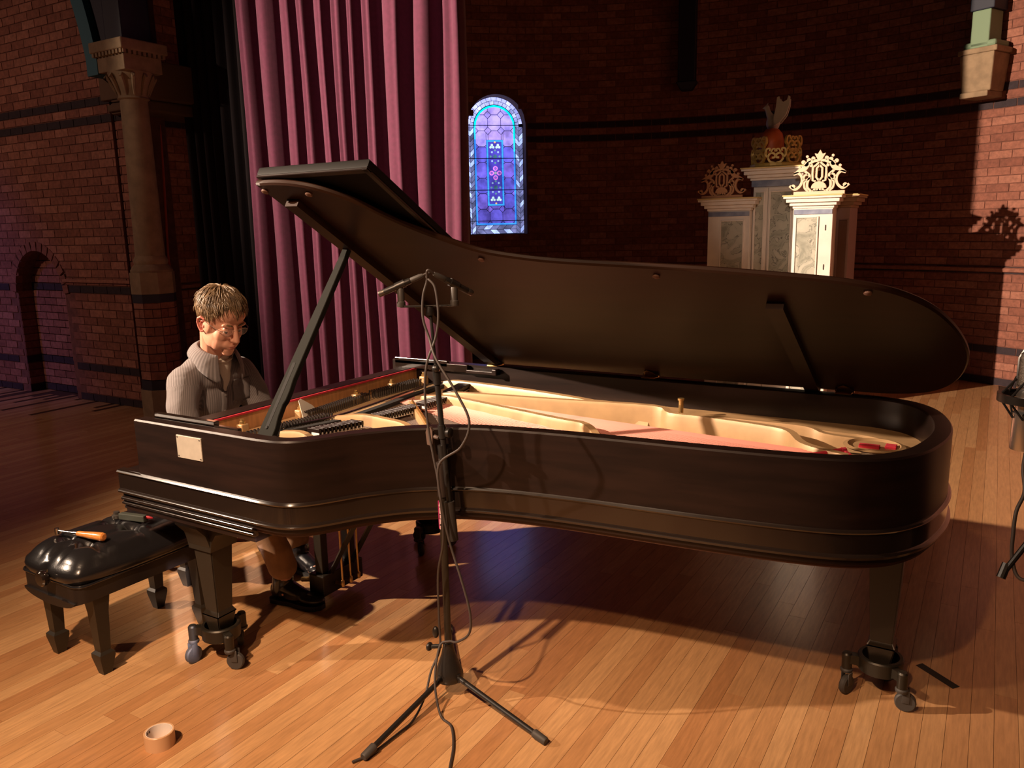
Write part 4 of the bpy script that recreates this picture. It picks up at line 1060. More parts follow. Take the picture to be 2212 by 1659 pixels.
def dolly(cx, cy, rot):
    bm = BM(); c = Vector((cx,cy,0))
    sweep(bm, [(cx+.060*math.cos(t), cy+.060*math.sin(t)) for t in [2*PI*i/28 for i in range(28)]], [(0,.098),(.012,.098),(.014,.145),(.010,.150),(0,.150)], closed_path=True)
    lathe(bm, [(0,.096),(.062,.096),(.066,.102),(0,.106)], c, 24)
    for k in range(3):
        a = rot+2*PI*k/3; d = Vector((math.cos(a),math.sin(a),0)); s = Vector((-d.y,d.x,0))
        M = Matrix(((d.x,s.x,0,cx),(d.y,s.y,0,cy),(0,0,1,0),(0,0,0,1)))
        prism(bm, [(.060,.096),(.080,.108),(.104,.110),(.104,.138),(.094,.142),(.066,.140)], -.014, .014, 1, M)
        lathe(bm, [(.017,.086),(.017,.140),(.013,.146),(0,.147)], c+d*.108, 14)
    dl = ob('leg_dolly', bm, IRON, piano, 30)
    for k in range(3):
        a = rot+2*PI*k/3; d = Vector((math.cos(a),math.sin(a),0)); s = Vector((-d.y,d.x,0)); w = c+d*.108+s*.018
        bm = BM(); lathe(bm, [(.019,.074),(.021,.078),(.021,.084),(.017,.088)], c+d*.108, 14); lathe(bm, [(0,-.011),(.030,-.011),(.034,-.006),(.034,.006),(.030,.011),(0,.011)], (0,0,0), 18, 'z', Matrix.Rotation(PI/2,4,'X'))
        bm.verts.ensure_lookup_table()
        M = Matrix.Translation(w+Vector((0,0,.034))) @ Matrix.Rotation(a+.9,4,'Z')
        # the wheel vertices are those still round the origin
        for v in bm.verts:
            if v.co.length < .05: v.co = M @ v.co
        M2 = Matrix.Translation(w) @ Matrix.Rotation(a+.9,4,'Z')
        for y_ in (-.015,.012): box(bm, (-.012,y_,.034), (.012,y_+.003,.080), .001, M=M2)
        ob('caster', bm, RUBBER, dl, 30)
dolly(.335,.135,R(-145)); dolly(.39,1.42,R(150)); dolly(2.575,1.085,R(-165))
# --- pedal lyre
ly = BM()
LX, Y0, Y1 = .335, .690, .865
for y in (Y0, Y1): box(ly, (LX-.022,y-.020,.14), (LX+.022,y+.020,.612), .003)
box(ly, (LX-.05,Y0-.05,.598), (LX+.05,Y1+.05,.615), .003)
lyre = ob('pedal_lyre', ly, LEGMAT, piano, 0)
bm = BM(); box(bm, (LX-.045,Y0-.04,.045), (LX+.045,Y1+.04,.14), .005); ob('lyre_box', bm, LEGMAT, lyre, 0)
for k, y in enumerate((Y0+.035,(Y0+Y1)/2,Y1-.035)):
    bm = BM(); cyl(bm, (LX+.085,y,.09), (LX+.085,y,.66), .0045, n=8); lathe(bm, [(.009,.075),(.009,.10),(.006,.105)], (LX+.085,y,0), 10); ob('pedal_rod', bm, BRASS, lyre)
    bm = BM(); tube(bm, catmull([(LX+.09,y,.085),(LX-.03,y,.085),(LX-.10,y,.070),(LX-.165,y,.055)],5), [.008]*5+[.009]*5+[.012]*6, 8); ob('pedal', bm, BRASS, lyre)
for y in (Y0+.02, Y1-.02):
    bm = BM(); a, b_ = Vector((LX+.03,y,.13)), Vector((LX+.36,y,.655)); d = b_-a
    tube(bm, [a, a+d*.5, b_], .013, 4); ob('lyre_brace', bm, LEGMAT, lyre, 0)
# under-side beams seen below the case
bm = BM(); f = bm.faces.new([bm.verts.new((x,y,.72)) for x,y in inset(RIM,.05)]); bmesh.ops.triangulate(bm, faces=[f]); ob('soundboard_underside', bm, mat('brown_underside',(0.10,0.045,0.022),0.6), piano, 0)
bm = BM()
for a, b_ in (((.7,.25),(.9,1.5)),((.85,.80),(1.7,1.5)),((.9,1.0),(2.3,.85)),((1.2,1.1),(2.5,1.3))):
    d = Vector((b_[0]-a[0],b_[1]-a[1])).normalized(); n_ = Vector((-d.y,d.x))*.04
    prism(bm, [(a[0]+n_.x,a[1]+n_.y),(b_[0]+n_.x,b_[1]+n_.y),(b_[0]-n_.x,b_[1]-n_.y),(a[0]-n_.x,a[1]-n_.y)], .655, .72)
ob('case_beam', bm, mat('dark_case_beam',(0.045,0.02,0.012),0.55), piano, 0)
# ------------------------------------------------------------------ artist benches
def bench(c, rotz, hx, hy, ztop, label, knob=True, stretch=False):
    t = empty('piano_bench', (c[0],c[1],0), label, 'bench', None)
    M = Matrix.Translation((c[0],c[1],0)) @ Matrix.Rotation(rotz,4,'Z')
    z0 = ztop-.195
    # tufted cushion
    bm = BM(); nx, ny = 44, 66
    btn = [(-.33+.66*i*1.0, -.60+.60*j) for i in (0,1) for j in (0,1,2)]+[]
    def top(u, v):
        a, b_ = u*2-1, v*2-1
        ex, ey = abs(a)**5, abs(b_)**7
        h = .058*(1-ex)*(1-ey)
        d = 0
        for (p, q) in btn:
            r2 = ((a-p)*hx)**2+((b_-q)*hy)**2; d += .030*math.exp(-r2/.0009)
        # seams between buttons and out to the edges
        for p in (-.33,.33): d += .010*math.exp(-((a-p)*hx)**2/.00012)*(1 if abs(b_) > .60 else .6)
        for q in (-.60,0,.60): d += .010*math.exp(-((b_-q)*hy)**2/.00012)*(1 if abs(a) > .33 else .6)
        if abs(b_) > .58: d += .026*math.exp(-(a*hx)**2/.00030)*min(1,(abs(b_)-.58)*5)
        bul = 1+.030*(1-abs(a*b_))*0
        x, y = a*hx*(1-.0*ey), b_*hy
        k = (abs(a)**8+abs(b_)**8)**(1/8)
        s = 1.0 if k < 1 else 1/k
        rr = 1-.10*(abs(a)*abs(b_))**4
        return M @ Vector((x*rr, y*rr, ztop-.058+h-d*(1-ex)*(1-ey)))
    V = grid_surface(bm, top, nx, ny)
    ring = [V[0][i] for i in range(nx)]+[V[j][nx-1] for j in range(1,ny)]+[V[ny-1][i] for i in range(nx-2,-1,-1)]+[V[j][0] for j in range(ny-2,0,-1)]
    prev = ring; n_ = len(ring); cc = M @ Vector((0,0,0))
    for o, dz in ((.016,-.012),(.022,-.030),(.018,-.050),(.006,-.064)):
        new = []
        for v in ring:
            d = Vector((v.co.x-cc.x, v.co.y-cc.y, 0)); L_ = (M.inverted() @ v.co); d = d.normalized(); gr_ = math.exp(-(L_.x)**2/.0003) if abs(L_.y) > hy*.93 else 0.0; new.append(bm.verts.new(v.co+d*(o*(1-.9*gr_))+Vector((0,0,dz))))
        for i in range(n_): bm.faces.new((prev[i],prev[(i+1)%n_],new[(i+1)%n_],new[i]))
        prev = new
    bm.faces.new(prev[::-1]); bmesh.ops.recalc_face_normals(bm, faces=bm.faces)
    cu = ob('cushion', bm, LEATHER, t, 80)
    bm = BM()
    for p, q in btn: lathe(bm, [(.009,0),(.008,.004),(0,.006)], M @ Vector((p*hx,q*hy,ztop-.034)), 10)
    ob('button', bm, LEATHER, cu, 60)
    # seat frame with rounded corners, curved lower edge on the short ends
    bm = BM(); fr = []
    for (sx,sy) in ((1,-1),(1,1),(-1,1),(-1,-1)):
        for k in range(5):
            a = {(1,-1):-PI/2,(1,1):0,(-1,1):PI/2,(-1,-1):PI}[(sx,sy)]+PI/2*k/4
            fr.append(((hx-.035)*sx+.040*math.cos(a), (hy-.035)*sy+.040*math.sin(a)))
    A = []; B = []
    for x, y in fr:
        end = abs(y) > hy-.03; drop = .028*(1-(x/hx)**2) if end else 0.0
        A.append(bm.verts.new(M @ Vector((x,y,ztop-.118)))); B.append(bm.verts.new(M @ Vector((x,y,z0+.010-drop))))
    # finer points along the ends for the curve
    n_ = len(fr)
    for i in range(n_): bm.faces.new((A[i],A[(i+1)%n_],B[(i+1)%n_],B[i]))
    bm.faces.new(A[::-1]); bm.faces.new(B); bmesh.ops.recalc_face_normals(bm, faces=bm.faces)
    sf = ob('seat_frame', bm, BENCHWOOD, t, 30)
    for sy in (-1,1):
        bm = BM(); prism(bm, [(hx*.9*math.cos(PI*i/12), z0+.012-.034*math.sin(PI*i/12)) for i in range(13)], sy*(hy+.003)-.010, sy*(hy+.003)+.002, 1, M)
        ob('curved_apron', bm, BENCHWOOD, sf, 30)
    bm = BM(); tube(bm, [M @ Vector((x*1.012,y*1.006,ztop-.119)) for x,y in fr+fr[:1]], .005, 8); ob('piping', bm, LEATHER, cu)
    for sx in (-1,1):
        for sy in (-1,1):
            bm = BM(); x, y = sx*(hx-.032), sy*(hy-.078)
            sec = [(0,.017),(.022,.021),(.070,.030),(.085,.030),(.095,.020),(.25,.026),(z0+.02,.034)]
            rows = [[bm.verts.new(M @ Vector((x+a*h,y+b_*h,z))) for a,b_ in ((-1,-1),(1,-1),(1,1),(-1,1))] for z,h in sec]
            for P, Q in zip(rows, rows[1:]):
                for k in range(4): bm.faces.new((P[k],P[(k+1)%4],Q[(k+1)%4],Q[k]))
            bm.faces.new(rows[0][::-1]); bm.faces.new(rows[-1]); bmesh.ops.recalc_face_normals(bm, faces=bm.faces)
            ob('leg', bm, LEGMAT, t, 20)
    for sy in ((-1,1) if knob else ()):
        bm = BM(); kx = .030 if sy < 0 else .0
        lathe(bm, [(.010,0),(.010,.022),(.026,.024),(.030,.030),(.030,.044),(.025,.050),(0,.051)], M @ Vector((kx,sy*(hy+.004),ztop-.098)), 18, 'y', Matrix.Rotation(0 if sy > 0 else PI,4,'X')); k = ob('height_knob', bm, EBONY_GLOSS, t)
        bm = BM(); lathe(bm, [(.027,0),(.027,.003),(.012,.005)], M @ Vector((kx,sy*(hy+.006),ztop-.098)), 20, 'y', Matrix.Rotation(0 if sy > 0 else PI,4,'X')); ob('knob_plate', bm, BRASS, k)
    if stretch:
        bm = BM()
        for sy in (-1,): box(bm, (-hx+.03,sy*(hy-.045)-.011,.13), (hx-.03,sy*(hy-.045)+.011,.215), .004, M=M)
        ob('stretcher', bm, LEGMAT, t, 0)
    return t
bench((-.135,.070), R(-1), .188, .300, .500, 'black tufted leather bench with tuning tools on it, left of the piano')
bench((-.50,.74), 0, .170, .31, .485, 'black leather bench the pianist is sitting on', True, True)
# ------------------------------------------------------------------ tools on the spare bench
t = empty('tuning_lever', (-.12,-.10,.50), 'steel tuning lever with an orange wooden handle on the bench cushion', 'tool')
a, b_ = Vector((-.238,-.128,.515)), Vector((-.005,-.082,.515)); d = (b_-a).normalized()
bm = BM(); tube(bm, [b_, b_-d*.004, b_-d*.012, b_-d*.05, b_-d*.10, b_-d*.125, b_-d*.132], [.010,.0155,.0165,.0150,.0115,.0105,.009], 16); ob('handle', bm, mat('orange_varnished_wood',(0.62,0.24,0.06),0.25,coat=0.4,nstr=0.2,nscale=30,nmap=(1,8,8)), t)
bm = BM(); cyl(bm, b_-d*.130, b_-d*.150, .009, .008, 14); cyl(bm, b_-d*.148, a+d*.008, .0048, n=12); cyl(bm, a+Vector((0,0,-.014)), a+Vector((0,0,.010)), .0085, n=14); ob('shaft', bm, STEEL, t)
t = empty('tuning_device', (-.10,.11,.50), 'flat grey-green tuning device with a red tip at the far end of the bench', 'tool')
M = Matrix.Translation((-.115,.105,.508)) @ Matrix.Rotation(R(11),4,'Z')
bm = BM(); box(bm, (-.055,-.012,-.006), (.075,.012,.020), .003, M=M); ob('body', bm, mat('grey_green_plastic',(0.045,0.050,0.040),0.5), t, 0)
bm = BM(); lathe(bm, [(.017,0),(.020,.004),(.020,.016),(.012,.020),(.012,.030),(0,.031)], M @ Vector((-.075,0,-.008)), 16); ob('dial', bm, mat('smoke_clear_plastic',(0.05,0.045,0.04),0.15,coat=.5), t)
bm = BM(); tube(bm, [M @ Vector(p) for p in ((.072,.004,.012),(.085,.004,.012),(.100,.004,.011),(.108,.004,.011))], [.006,.0065,.0055,.002], 10); ob('red_tip', bm, mat('red_plastic',(0.75,0.04,0.05),0.4), t)
# ------------------------------------------------------------------ tape on the floor
t = empty('tape_roll', (.592,-.335,0), 'roll of tan tape standing flat on the floorboards at lower left', 'tape roll')
bm = BM(); sweep(bm, [(.592+.046*math.cos(2*PI*i/40), -.335+.046*math.sin(2*PI*i/40)) for i in range(40)], [(0,.001),(.001,.0),(.001,.049),(0,.050),(-.005,.050),(-.005,0)], True); ob('tape_layers', bm, mat('tan_packing_tape',(0.60,0.36,0.20),0.35), t, 40)
bm = BM(); sweep(bm, [(.592+.0405*math.cos(2*PI*i/40), -.335+.0405*math.sin(2*PI*i/40)) for i in range(40)], [(0,.0),(.0008,.0),(.0008,.0495),(0,.0495),(-.0015,.0495),(-.0015,0)], True); core = ob('card_core', bm, mat('white_printed_core',(0.78,0.72,0.68),0.7), t, 40)
bm = BM()
for i in range(11):
    a0 = R(190+14*i); 
    for zz, h in ((.034,.008),(.018,.005)):
        if (i*7+int(zz*1000)) % 3 == 0: continue
        sweep(bm, [(.592+.0388*math.cos(a0+k*.05), -.335+.0388*math.sin(a0+k*.05)) for k in range(4)], [(0,zz),(0,zz+h),(-.0003,zz+h),(-.0003,zz)])
ob('core_print', bm, mat('black_print',(0.05,0.03,0.03),0.6), core, 0)
bm = BM(); prism(bm, [(2.672,1.352),(2.692,1.378),(2.818,1.270),(2.798,1.244)], .0002, .0014); setp(ob('floor_tape', bm, mat('black_cloth_tape',(0.020,0.017,0.016),0.75), None, 0), 'strip of black cloth tape on the floor beside the tail leg', 'tape')
# ------------------------------------------------------------------ microphone stand in the bend of the piano
SX, SY = 1.255, .362
t = empty('microphone_stand', (SX,SY,0), 'black tripod microphone stand with upright boom in front of the piano', 'stand')
bm = BM(); lathe(bm, [(.046,.060),(.050,.066),(.050,.085),(.042,.11),(.026,.155),(.019,.185),(.019,.20)], (SX,SY,0), 24); base = ob('base_hub', bm, MICBLACK, t)
bm = BM(); cyl(bm, (SX-.022,SY-.01,.185), (SX-.055,SY-.028,.182), .008, n=10); ellipsoid(bm, (SX-.060,SY-.03,.182), (.010,.016,.016)); ellipsoid(bm, (SX-.030,SY-.030,.245), (.012,.012,.022)); ob('hub_knob', bm, MICBLACK, base)
bm = BM(); cyl(bm, (SX,SY,.15), (SX,SY,.80), .0125, n=16); ob('pole', bm, LEGMAT, t)
bm = BM(); cyl(bm, (SX,SY,.74), (SX,SY,.86), .0165, n=16); cyl(bm, (SX,SY,.86), (SX+.002,SY,.905), .008, n=12); ob('grip_clutch', bm, mat('brown_black_grip',(0.030,0.020,0.017),0.5), t)
for k, (fx, fy) in enumerate(((1.232,-.077),(1.695,.270),(.985,.745))):
    a, b_ = Vector((SX,SY,.088)), Vector((fx,fy,.014)); d = (b_-a).normalized()
    bm = BM(); cyl(bm, a+d*.030, b_-d*.02, .0095, n=12); box(bm, (-.012,-.008,-.018), (.012,.008,.012), .002, M=Matrix.Translation(a+d*.042)); lg = ob('leg', bm, MICBLACK, t)
    bm = BM(); tube(bm, [b_-d*.055, b_-d*.050, b_-d*.004, b_], [.011,.0145,.0135,.011], 14); ob('rubber_foot', bm, RUBBER, lg)
BP = Vector((1.277,SY-.02,.905)); bt, bb = Vector((1.249,SY-.018,1.378)), Vector((1.309,SY-.022,.600)); bd = (bt-bb).normalized()
bm = BM(); lathe(bm, [(.016,-.016),(.020,-.012),(.020,.012),(.016,.016)], BP+Vector((0,.016,0)), 18, 'y'); cyl(bm, BP-bd*.022, BP+bd*.022, .0145, n=14); 
ob('boom_clutch', bm, MICBLACK, t)
bm = BM(); cyl(bm, BP+Vector((-.012,0,.045)), BP+Vector((-.030,0,.048)), .007, n=8); prism(bm, [(-.028,-.032),(-.006,-.036),(-.004,.016),(-.012,.030),(-.026,.026),(-.032,.010)], -.005, .005, 1, Matrix.Translation(BP+Vector((-.030,0,.050)))); ob('wing_nut', bm, mat('brown_plastic_lever',(0.10,0.062,0.048),0.45), t, 0)
bm = BM(); cyl(bm, bb+bd*.10, bb+bd*.56, .0095, n=12); boom = ob('boom_tube', bm, MICBLACK, t)
bm = BM(); cyl(bm, bb+bd*.54, bt, .0055, n=10); ob('boom_rod', bm, MICBLACK, boom)
bm = BM(); cyl(bm, bb, bb+bd*.135, .0185, .0175, 16); ob('counterweight', bm, mat('black_rubber_grip',(0.022,0.018,0.016),0.6), boom)
bm = BM()
cyl(bm, bb+bd*.353, bb+bd*.397, .0135, n=14)
q = bb+bd*.375; cyl(bm, q, q+Vector((.036,-.004,.002)), .005, n=8); lathe(bm, [(.008,0),(.017,.004),(.017,.016),(.010,.020)], q+Vector((.020,-.004,.0)), 14, 'x')
ob('boom_collar', bm, MICBLACK, boom)
bm = BM(); cyl(bm, bb+bd*.533, bb+bd*.577, .0135, n=14); q = bb+bd*.575; ellipsoid(bm, q+Vector((.004,-.006,.012)), (.014,.014,.014)); ob('boom_collar', bm, MICBLACK, boom)
# sticker on the grip
bm = BM(); M = Matrix.Translation((SX-.002,SY-.0135,.655)) @ Matrix.Rotation(R(-22),4,'Z')
for poly in ([(-.006,.052),(.002,.074),(.007,.050)], [(-.003,.026),(.006,.026),(.006,.046),(-.002,.048)], [(.000,.010),(.005,.010),(.005,.022),(-.001,.022)], [(-.004,-.014),(.003,-.010),(.004,.006),(-.003,.006)], [(-.003,-.03),(.001,-.03),(.002,-.018),(-.003,-.018)]): prism(bm, poly, -.0012, .0004, 1, M)
sk = ob('sticker', bm, mat('white_sticker_print',(0.75,0.55,0.60),0.5), t, 0)
bm = BM(); prism(bm, [(-.0095,-.03),(-.0065,-.03),(-.0065,.07),(-.0095,.07)], -.0010, .003, 1, M); ob('sticker_edge', bm, mat('magenta_sticker_edge',(0.60,0.05,0.22),0.5), sk, 0)
# stereo bar
tt = empty('stereo_bar', (1.245,SY-.02,1.378), 'short black bar across the top of the microphone stand', 'bar')
r_h = Vector((.857,.515,0))        # the bar lies across the hall
bl, br = Vector((1.249,SY-.018,1.385))-r_h*.092, Vector((1.249,SY-.018,1.385))+r_h*.080
bm = BM(); box(bm, (-.094,-.009,-.003), (.082,.009,.003), .001, M=Matrix.Translation((1.249,SY-.018,1.388)) @ Matrix.Rotation(R(31),4,'Z')); ob('bar', bm, MICBLACK, tt, 0)
bm = BM(); lathe(bm, [(.013,-.030),(.014,-.028),(.012,0),(.016,.002)], (1.249,SY-.018,1.388), 16); ob('thread_adapter', bm, MICBLACK, tt)
def pencil_mic(foot, direction, label, cat):
    t = empty('pencil_microphone', foot, label, cat, None)
    up = Vector((0,0,1)); d = Vector(direction).normalized(); f = Vector(foot)
    bm = BM(); lathe(bm, [(.013,-.020),(.014,-.016),(.014,-.004),(.0115,-.002),(.0115,.036),(.009,.042)], f, 16); cl = ob('clip_stem', bm, mat('grey_black_clip',(0.05,0.044,0.040),0.45), t)
    c = f+up*.050
    s = d.cross(up).normalized(); bm = BM(); tube(bm, [c-d*.016, c+d*.016], .0135, 14); ob('clip_ring', bm, MICBLACK, cl)
    bm = BM(); tube(bm, [c-d*.036, c-d*.032, c+d*.054, c+d*.057], [.009,.0105,.0105,.0095], 16); body = ob('mic_body', bm, MICBLACK, t)
    bm = BM(); tube(bm, [c+d*.057, c+d*.074, c+d*.076], [.0102,.0102,.009], 16); ob('capsule', bm, mat('dark_mesh_capsule',(0.10,0.085,0.075),0.4,metal=0.7), body)
    bm = BM(); tube(bm, [c-d*.036, c-d*.040, c-d*.068, c-d*.080], [.008,.0095,.0088,.006], 14); ob('connector', bm, RUBBER, body)
    return c-d*.080, d
e1 = pencil_mic(bl+Vector((0,0,.022)), (-.80,-.50,-.38), 'black pencil microphone on the left end of the bar, pointing left', 'microphone')
e2 = pencil_mic(br+Vector((0,0,.022)), (.35,.75,-.42), 'black pencil microphone on the right end of the bar, pointing at the lid', 'microphone')
def cable(name, pts, r, label, m=CABLE, cat='cable'):
    bm = BM(); tube(bm, catmull(pts,7), r, 8); o = ob(name, bm, m, None, 60); return setp(o, label, cat)
def at(px, py, y):        # a point on the upright plane y = const in the bend of the piano
    d = _f*F_PX+_r*(px-1106)-_u*(py-829.5); t_ = (y-CAM_LOC.y)/d.y; return CAM_LOC+d*t_
FR = SY-.045
cable('microphone_cable', [tuple(e1[0]+e1[1]*.02), tuple(e1[0]), tuple(e1[0]-e1[1]*.025)]+[(1.262,FR,1.482),(1.290,FR,1.455),(1.300,FR,1.40),(1.300,FR,1.345),(1.285,FR,1.285),(1.262,FR-.02,1.205),(1.250,FR-.02,1.10),(1.258,FR-.02,.99),(1.275,FR-.022,.90),(1.292,FR-.022,.80),(1.300,FR-.02,.62),(1.262,FR-.006,.48),(1.246,FR+.01,.30),(1.244,FR+.01,.19),(1.232,FR-.03,.12),(1.238,FR-.08,.05),(1.246,FR-.16,.009),(1.245,FR-.24,.007),(1.238,FR-.35,.007),(1.21,FR-.42,.007)], .0042, 'dark cable looping from the left pencil microphone down the stand to the floor')
cable('microphone_cable', [tuple(e2[0]+e2[1]*.02), tuple(e2[0]), tuple(e2[0]-e2[1]*.025)]+[(1.262,FR,1.470),(1.244,FR,1.42),(1.240,FR,1.35),(1.262,FR,1.285),(1.300,FR-.02,1.225),(1.375,FR-.02,1.12),(1.420,FR-.02,1.03),(1.385,FR-.02,.945),(1.298,FR-.024,.875),(1.300,FR-.024,.75),(1.326,FR-.024,.62),(1.372,FR-.03,.50),(1.404,FR-.03,.385),(1.392,FR-.02,.30),(1.33,FR-.005,.245),(1.282,FR+.015,.225),(1.247,FR+.005,.20),(1.262,FR-.05,.10),(1.31,FR-.09,.012),(1.375,FR-.12,.008),(1.44,FR-.20,.007),(1.49,FR-.29,.007),(1.56,FR-.42,.007)], .0042, 'dark cable from the right pencil microphone trailing off over the floor')
# ------------------------------------------------------------------ large microphone at the right edge
MX, MY = 2.892, .122
t = empty('studio_microphone', (MX,MY,1.27), 'large silver studio microphone in a black ring cradle at the right edge', 'microphone')
bm = BM(); lathe(bm, [(.029,1.170),(.030,1.173),(.030,1.245),(.026,1.25),(.026,1.265),(.027,1.27),(.027,1.298)], (MX,MY,0), 28); ob('mic_body', bm, SILVER, t)
MESH = mat('silver_mesh_grille', (0.50,0.46,0.42), 0.4, metal=0.9)
ntm = MESH.node_tree; vo = ntm.nodes.new('ShaderNodeTexVoronoi'); vo.inputs['Scale'].default_value = 420; tcm = ntm.nodes.new('ShaderNodeTexCoord'); ntm.links.new(tcm.outputs['Object'], vo.inputs['Vector'])
rm = ntm.nodes.new('ShaderNodeValToRGB'); rm.color_ramp.elements[0].color = (0.10,0.085,0.07,1); rm.color_ramp.elements[1].color = (0.65,0.6,0.54,1); ntm.links.new(vo.outputs['Distance'], rm.inputs[0]); ntm.links.new(rm.outputs[0], ntm.nodes['Principled BSDF'].inputs['Base Color'])
bm = BM(); lathe(bm, [(.0285,1.298),(.0285,1.355),(.027,1.366),(.020,1.373),(0,1.375)], (MX,MY,0), 28); gr = ob('grille', bm, MESH, t)
bm = BM(); lathe(bm, [(.0295,1.296),(.030,1.300),(.0295,1.304)], (MX,MY,0), 28)
for a in (20,110,200,290): tube(bm, [(MX+.0288*math.cos(R(a)),MY+.0288*math.sin(R(a)),1.30),(MX+.0288*math.cos(R(a)),MY+.0288*math.sin(R(a)),1.357),(MX+.018*math.cos(R(a)),MY+.018*math.sin(R(a)),1.377)], .0028, 6)
ob('grille_band', bm, STEEL, gr)
bm = BM(); sweep(bm, [(MX+.056*math.cos(2*PI*i/36), MY+.056*math.sin(2*PI*i/36)) for i in range(36)], [(0,1.268),(.004,1.268),(.004,1.284),(0,1.284),(-.004,1.284),(-.004,1.268)], True); cr = ob('cradle_ring', bm, MICBLACK, t)
bm = BM()
for i in range(8):
    a0, a1 = 2*PI*i/8, 2*PI*(i+.5)/8
    for zz in (1.235,1.315): tube(bm, [(MX+.056*math.cos(a0),MY+.056*math.sin(a0),1.275),(MX+.031*math.cos(a1),MY+.031*math.sin(a1),zz)], .0022, 6)
ob('elastic_cord', bm, BLACKFELT, cr)
bm = BM(); box(bm, (MX-.010,MY-.068,1.262), (MX+.010,MY-.052,1.290), .002); tube(bm, catmull([(MX+.0,MY-.062,1.265),(MX+.03,MY-.066,1.23),(MX+.075,MY-.065,1.215)],5), .006, 8); ob('cradle_arm', bm, MICBLACK, cr)
t2 = empty('boom_stand', (MX+.10,MY-.065,0), 'black boom stand carrying the studio microphone beyond the right edge', 'stand')
bm = BM(); cyl(bm, (MX+.10,MY-.065,.02), (MX+.10,MY-.065,1.20), .011, n=12); ob('pole', bm, MICBLACK, t2)
bm = BM(); cyl(bm, (2.872,.035,.935), (MX+.14,MY-.02,1.23), .0058, n=10); cyl(bm, (2.868,.030,.925), (2.876,.042,.952), .0085, n=10); ob('boom_tube', bm, MICBLACK, t2)
bm = BM(); lathe(bm, [(.11,.0),(.115,.008),(.11,.018),(.02,.028),(.013,.06)], (MX+.10,MY-.065,0), 24); ob('round_base', bm, IRON, t2)
cable('studio_microphone_cable', [(MX,MY,1.172),(MX-.002,MY-.01,1.13),(2.895,.088,1.09),(2.884,.068,1.055),(2.882,.055,1.01),(2.884,.045,.965),(2.90,.03,.93),(2.94,.02,.95),(2.985,.045,1.02)], .0036, 'dark cable hanging below the studio microphone')
# ------------------------------------------------------------------ the pianist
from mathutils.bvhtree import BVHTree
SKIN = mat('fair_skin', (0.62,0.30,0.20), 0.48, nstr=0.06, nscale=14, bump=0.04, bscale=180, sss=0.15)
EARSKIN = mat('ruddy_ear_skin', (0.62,0.19,0.14), 0.5, sss=0.2)
LIPS = mat('lip_skin', (0.40,0.13,0.10), 0.45)
HAIR = mat('light_brown_hair', (0.10,0.058,0.028), 0.45, base2=(0.25,0.155,0.080), nscale=38, nmap=(1,1,1))
SHIRT = bpy.data.materials.new('grey_striped_shirt_cotton'); SHIRT.use_nodes = True
nt = SHIRT.node_tree; b = nt.nodes['Principled BSDF']; b.inputs['Roughness'].default_value = 0.85; b.inputs['Sheen Weight'].default_value = 0.15
at_ = nt.nodes.new('ShaderNodeAttribute'); at_.attribute_name = 'stripe'
sn = nt.nodes.new('ShaderNodeMath'); sn.operation = 'SINE'; ml = nt.nodes.new('ShaderNodeMath'); ml.operation = 'MULTIPLY'; ml.inputs[1].default_value = 2*PI/0.0085
nt.links.new(at_.outputs['Fac'], ml.inputs[0]); nt.links.new(ml.outputs[0], sn.inputs[0])
rp = nt.nodes.new('ShaderNodeValToRGB'); rp.color_ramp.elements[0].position = .35; rp.color_ramp.elements[0].color = (0.135,0.115,0.113,1); rp.color_ramp.elements[1].position = .85; rp.color_ramp.elements[1].color = (0.215,0.188,0.188,1)
mr = nt.nodes.new('ShaderNodeMapRange'); mr.inputs[1].default_value = -1; mr.inputs[2].default_value = 1; nt.links.new(sn.outputs[0], mr.inputs[0]); nt.links.new(mr.outputs[0], rp.inputs[0]); nt.links.new(rp.outputs[0], b.inputs['Base Color'])
nz = nt.nodes.new('ShaderNodeTexNoise'); nz.inputs['Scale'].default_value = 22; tcs = nt.nodes.new('ShaderNodeTexCoord'); nt.links.new(tcs.outputs['Object'], nz.inputs['Vector'])
bp = nt.nodes.new('ShaderNodeBump'); bp.inputs['Strength'].default_value = .35; bp.inputs['Distance'].default_value = .01; nt.links.new(nz.outputs['Fac'], bp.inputs['Height']); nt.links.new(bp.outputs[0], b.inputs['Normal'])
TEE = mat('white_undershirt', (0.62,0.56,0.48), 0.9, bump=0.1, bscale=200)
TROU = mat('tan_trousers', (0.34,0.19,0.10), 0.9, nstr=0.1, nscale=30, bump=0.2, bscale=40)
SHOE = mat('black_shoe_leather', (0.012,0.012,0.015), 0.28, coat=0.3)
SOLE = mat('dark_shoe_sole', (0.022,0.020,0.020), 0.7)
man = empty('person', (-.40,.69,0), 'seated man in glasses and a grey striped shirt playing the piano, head bowed', 'person')
def caps(bm, pts, rad, n=14):
    """chain of tapered capsules (for remeshing)"""
    for (a, b_), (r0, r1) in zip(zip(pts, pts[1:]), zip(rad, rad[1:])):
        cyl(bm, a, b_, r0, r1, n)
    for p, r_ in zip(pts, rad): bmesh.ops.create_uvsphere(bm, u_segments=n, v_segments=8, radius=r_, matrix=Matrix.Translation(p))
HC = Vector((-.130,.640,1.250)); HS = 1.10
HM = Matrix.Translation(HC) @ Matrix.Rotation(R(-4),4,'Z') @ Matrix.Rotation(R(24),4,'Y') @ Matrix.Scale(HS,4)
def HP(*p): return HM @ Vector(p)
hb = BM()
def hell(c, r_, rot=None): ellipsoid(hb, Vector(c), r_, rot, 18, 12)
hell((-.012,0,.048),(.098,.077,.088)); hell((.032,0,-.010),(.060,.062,.084)); hell((.030,0,-.062),(.055,.055,.045))
hell((.076,0,-.100),(.020,.024,.017)); hell((.066,0,.062),(.034,.058,.045))
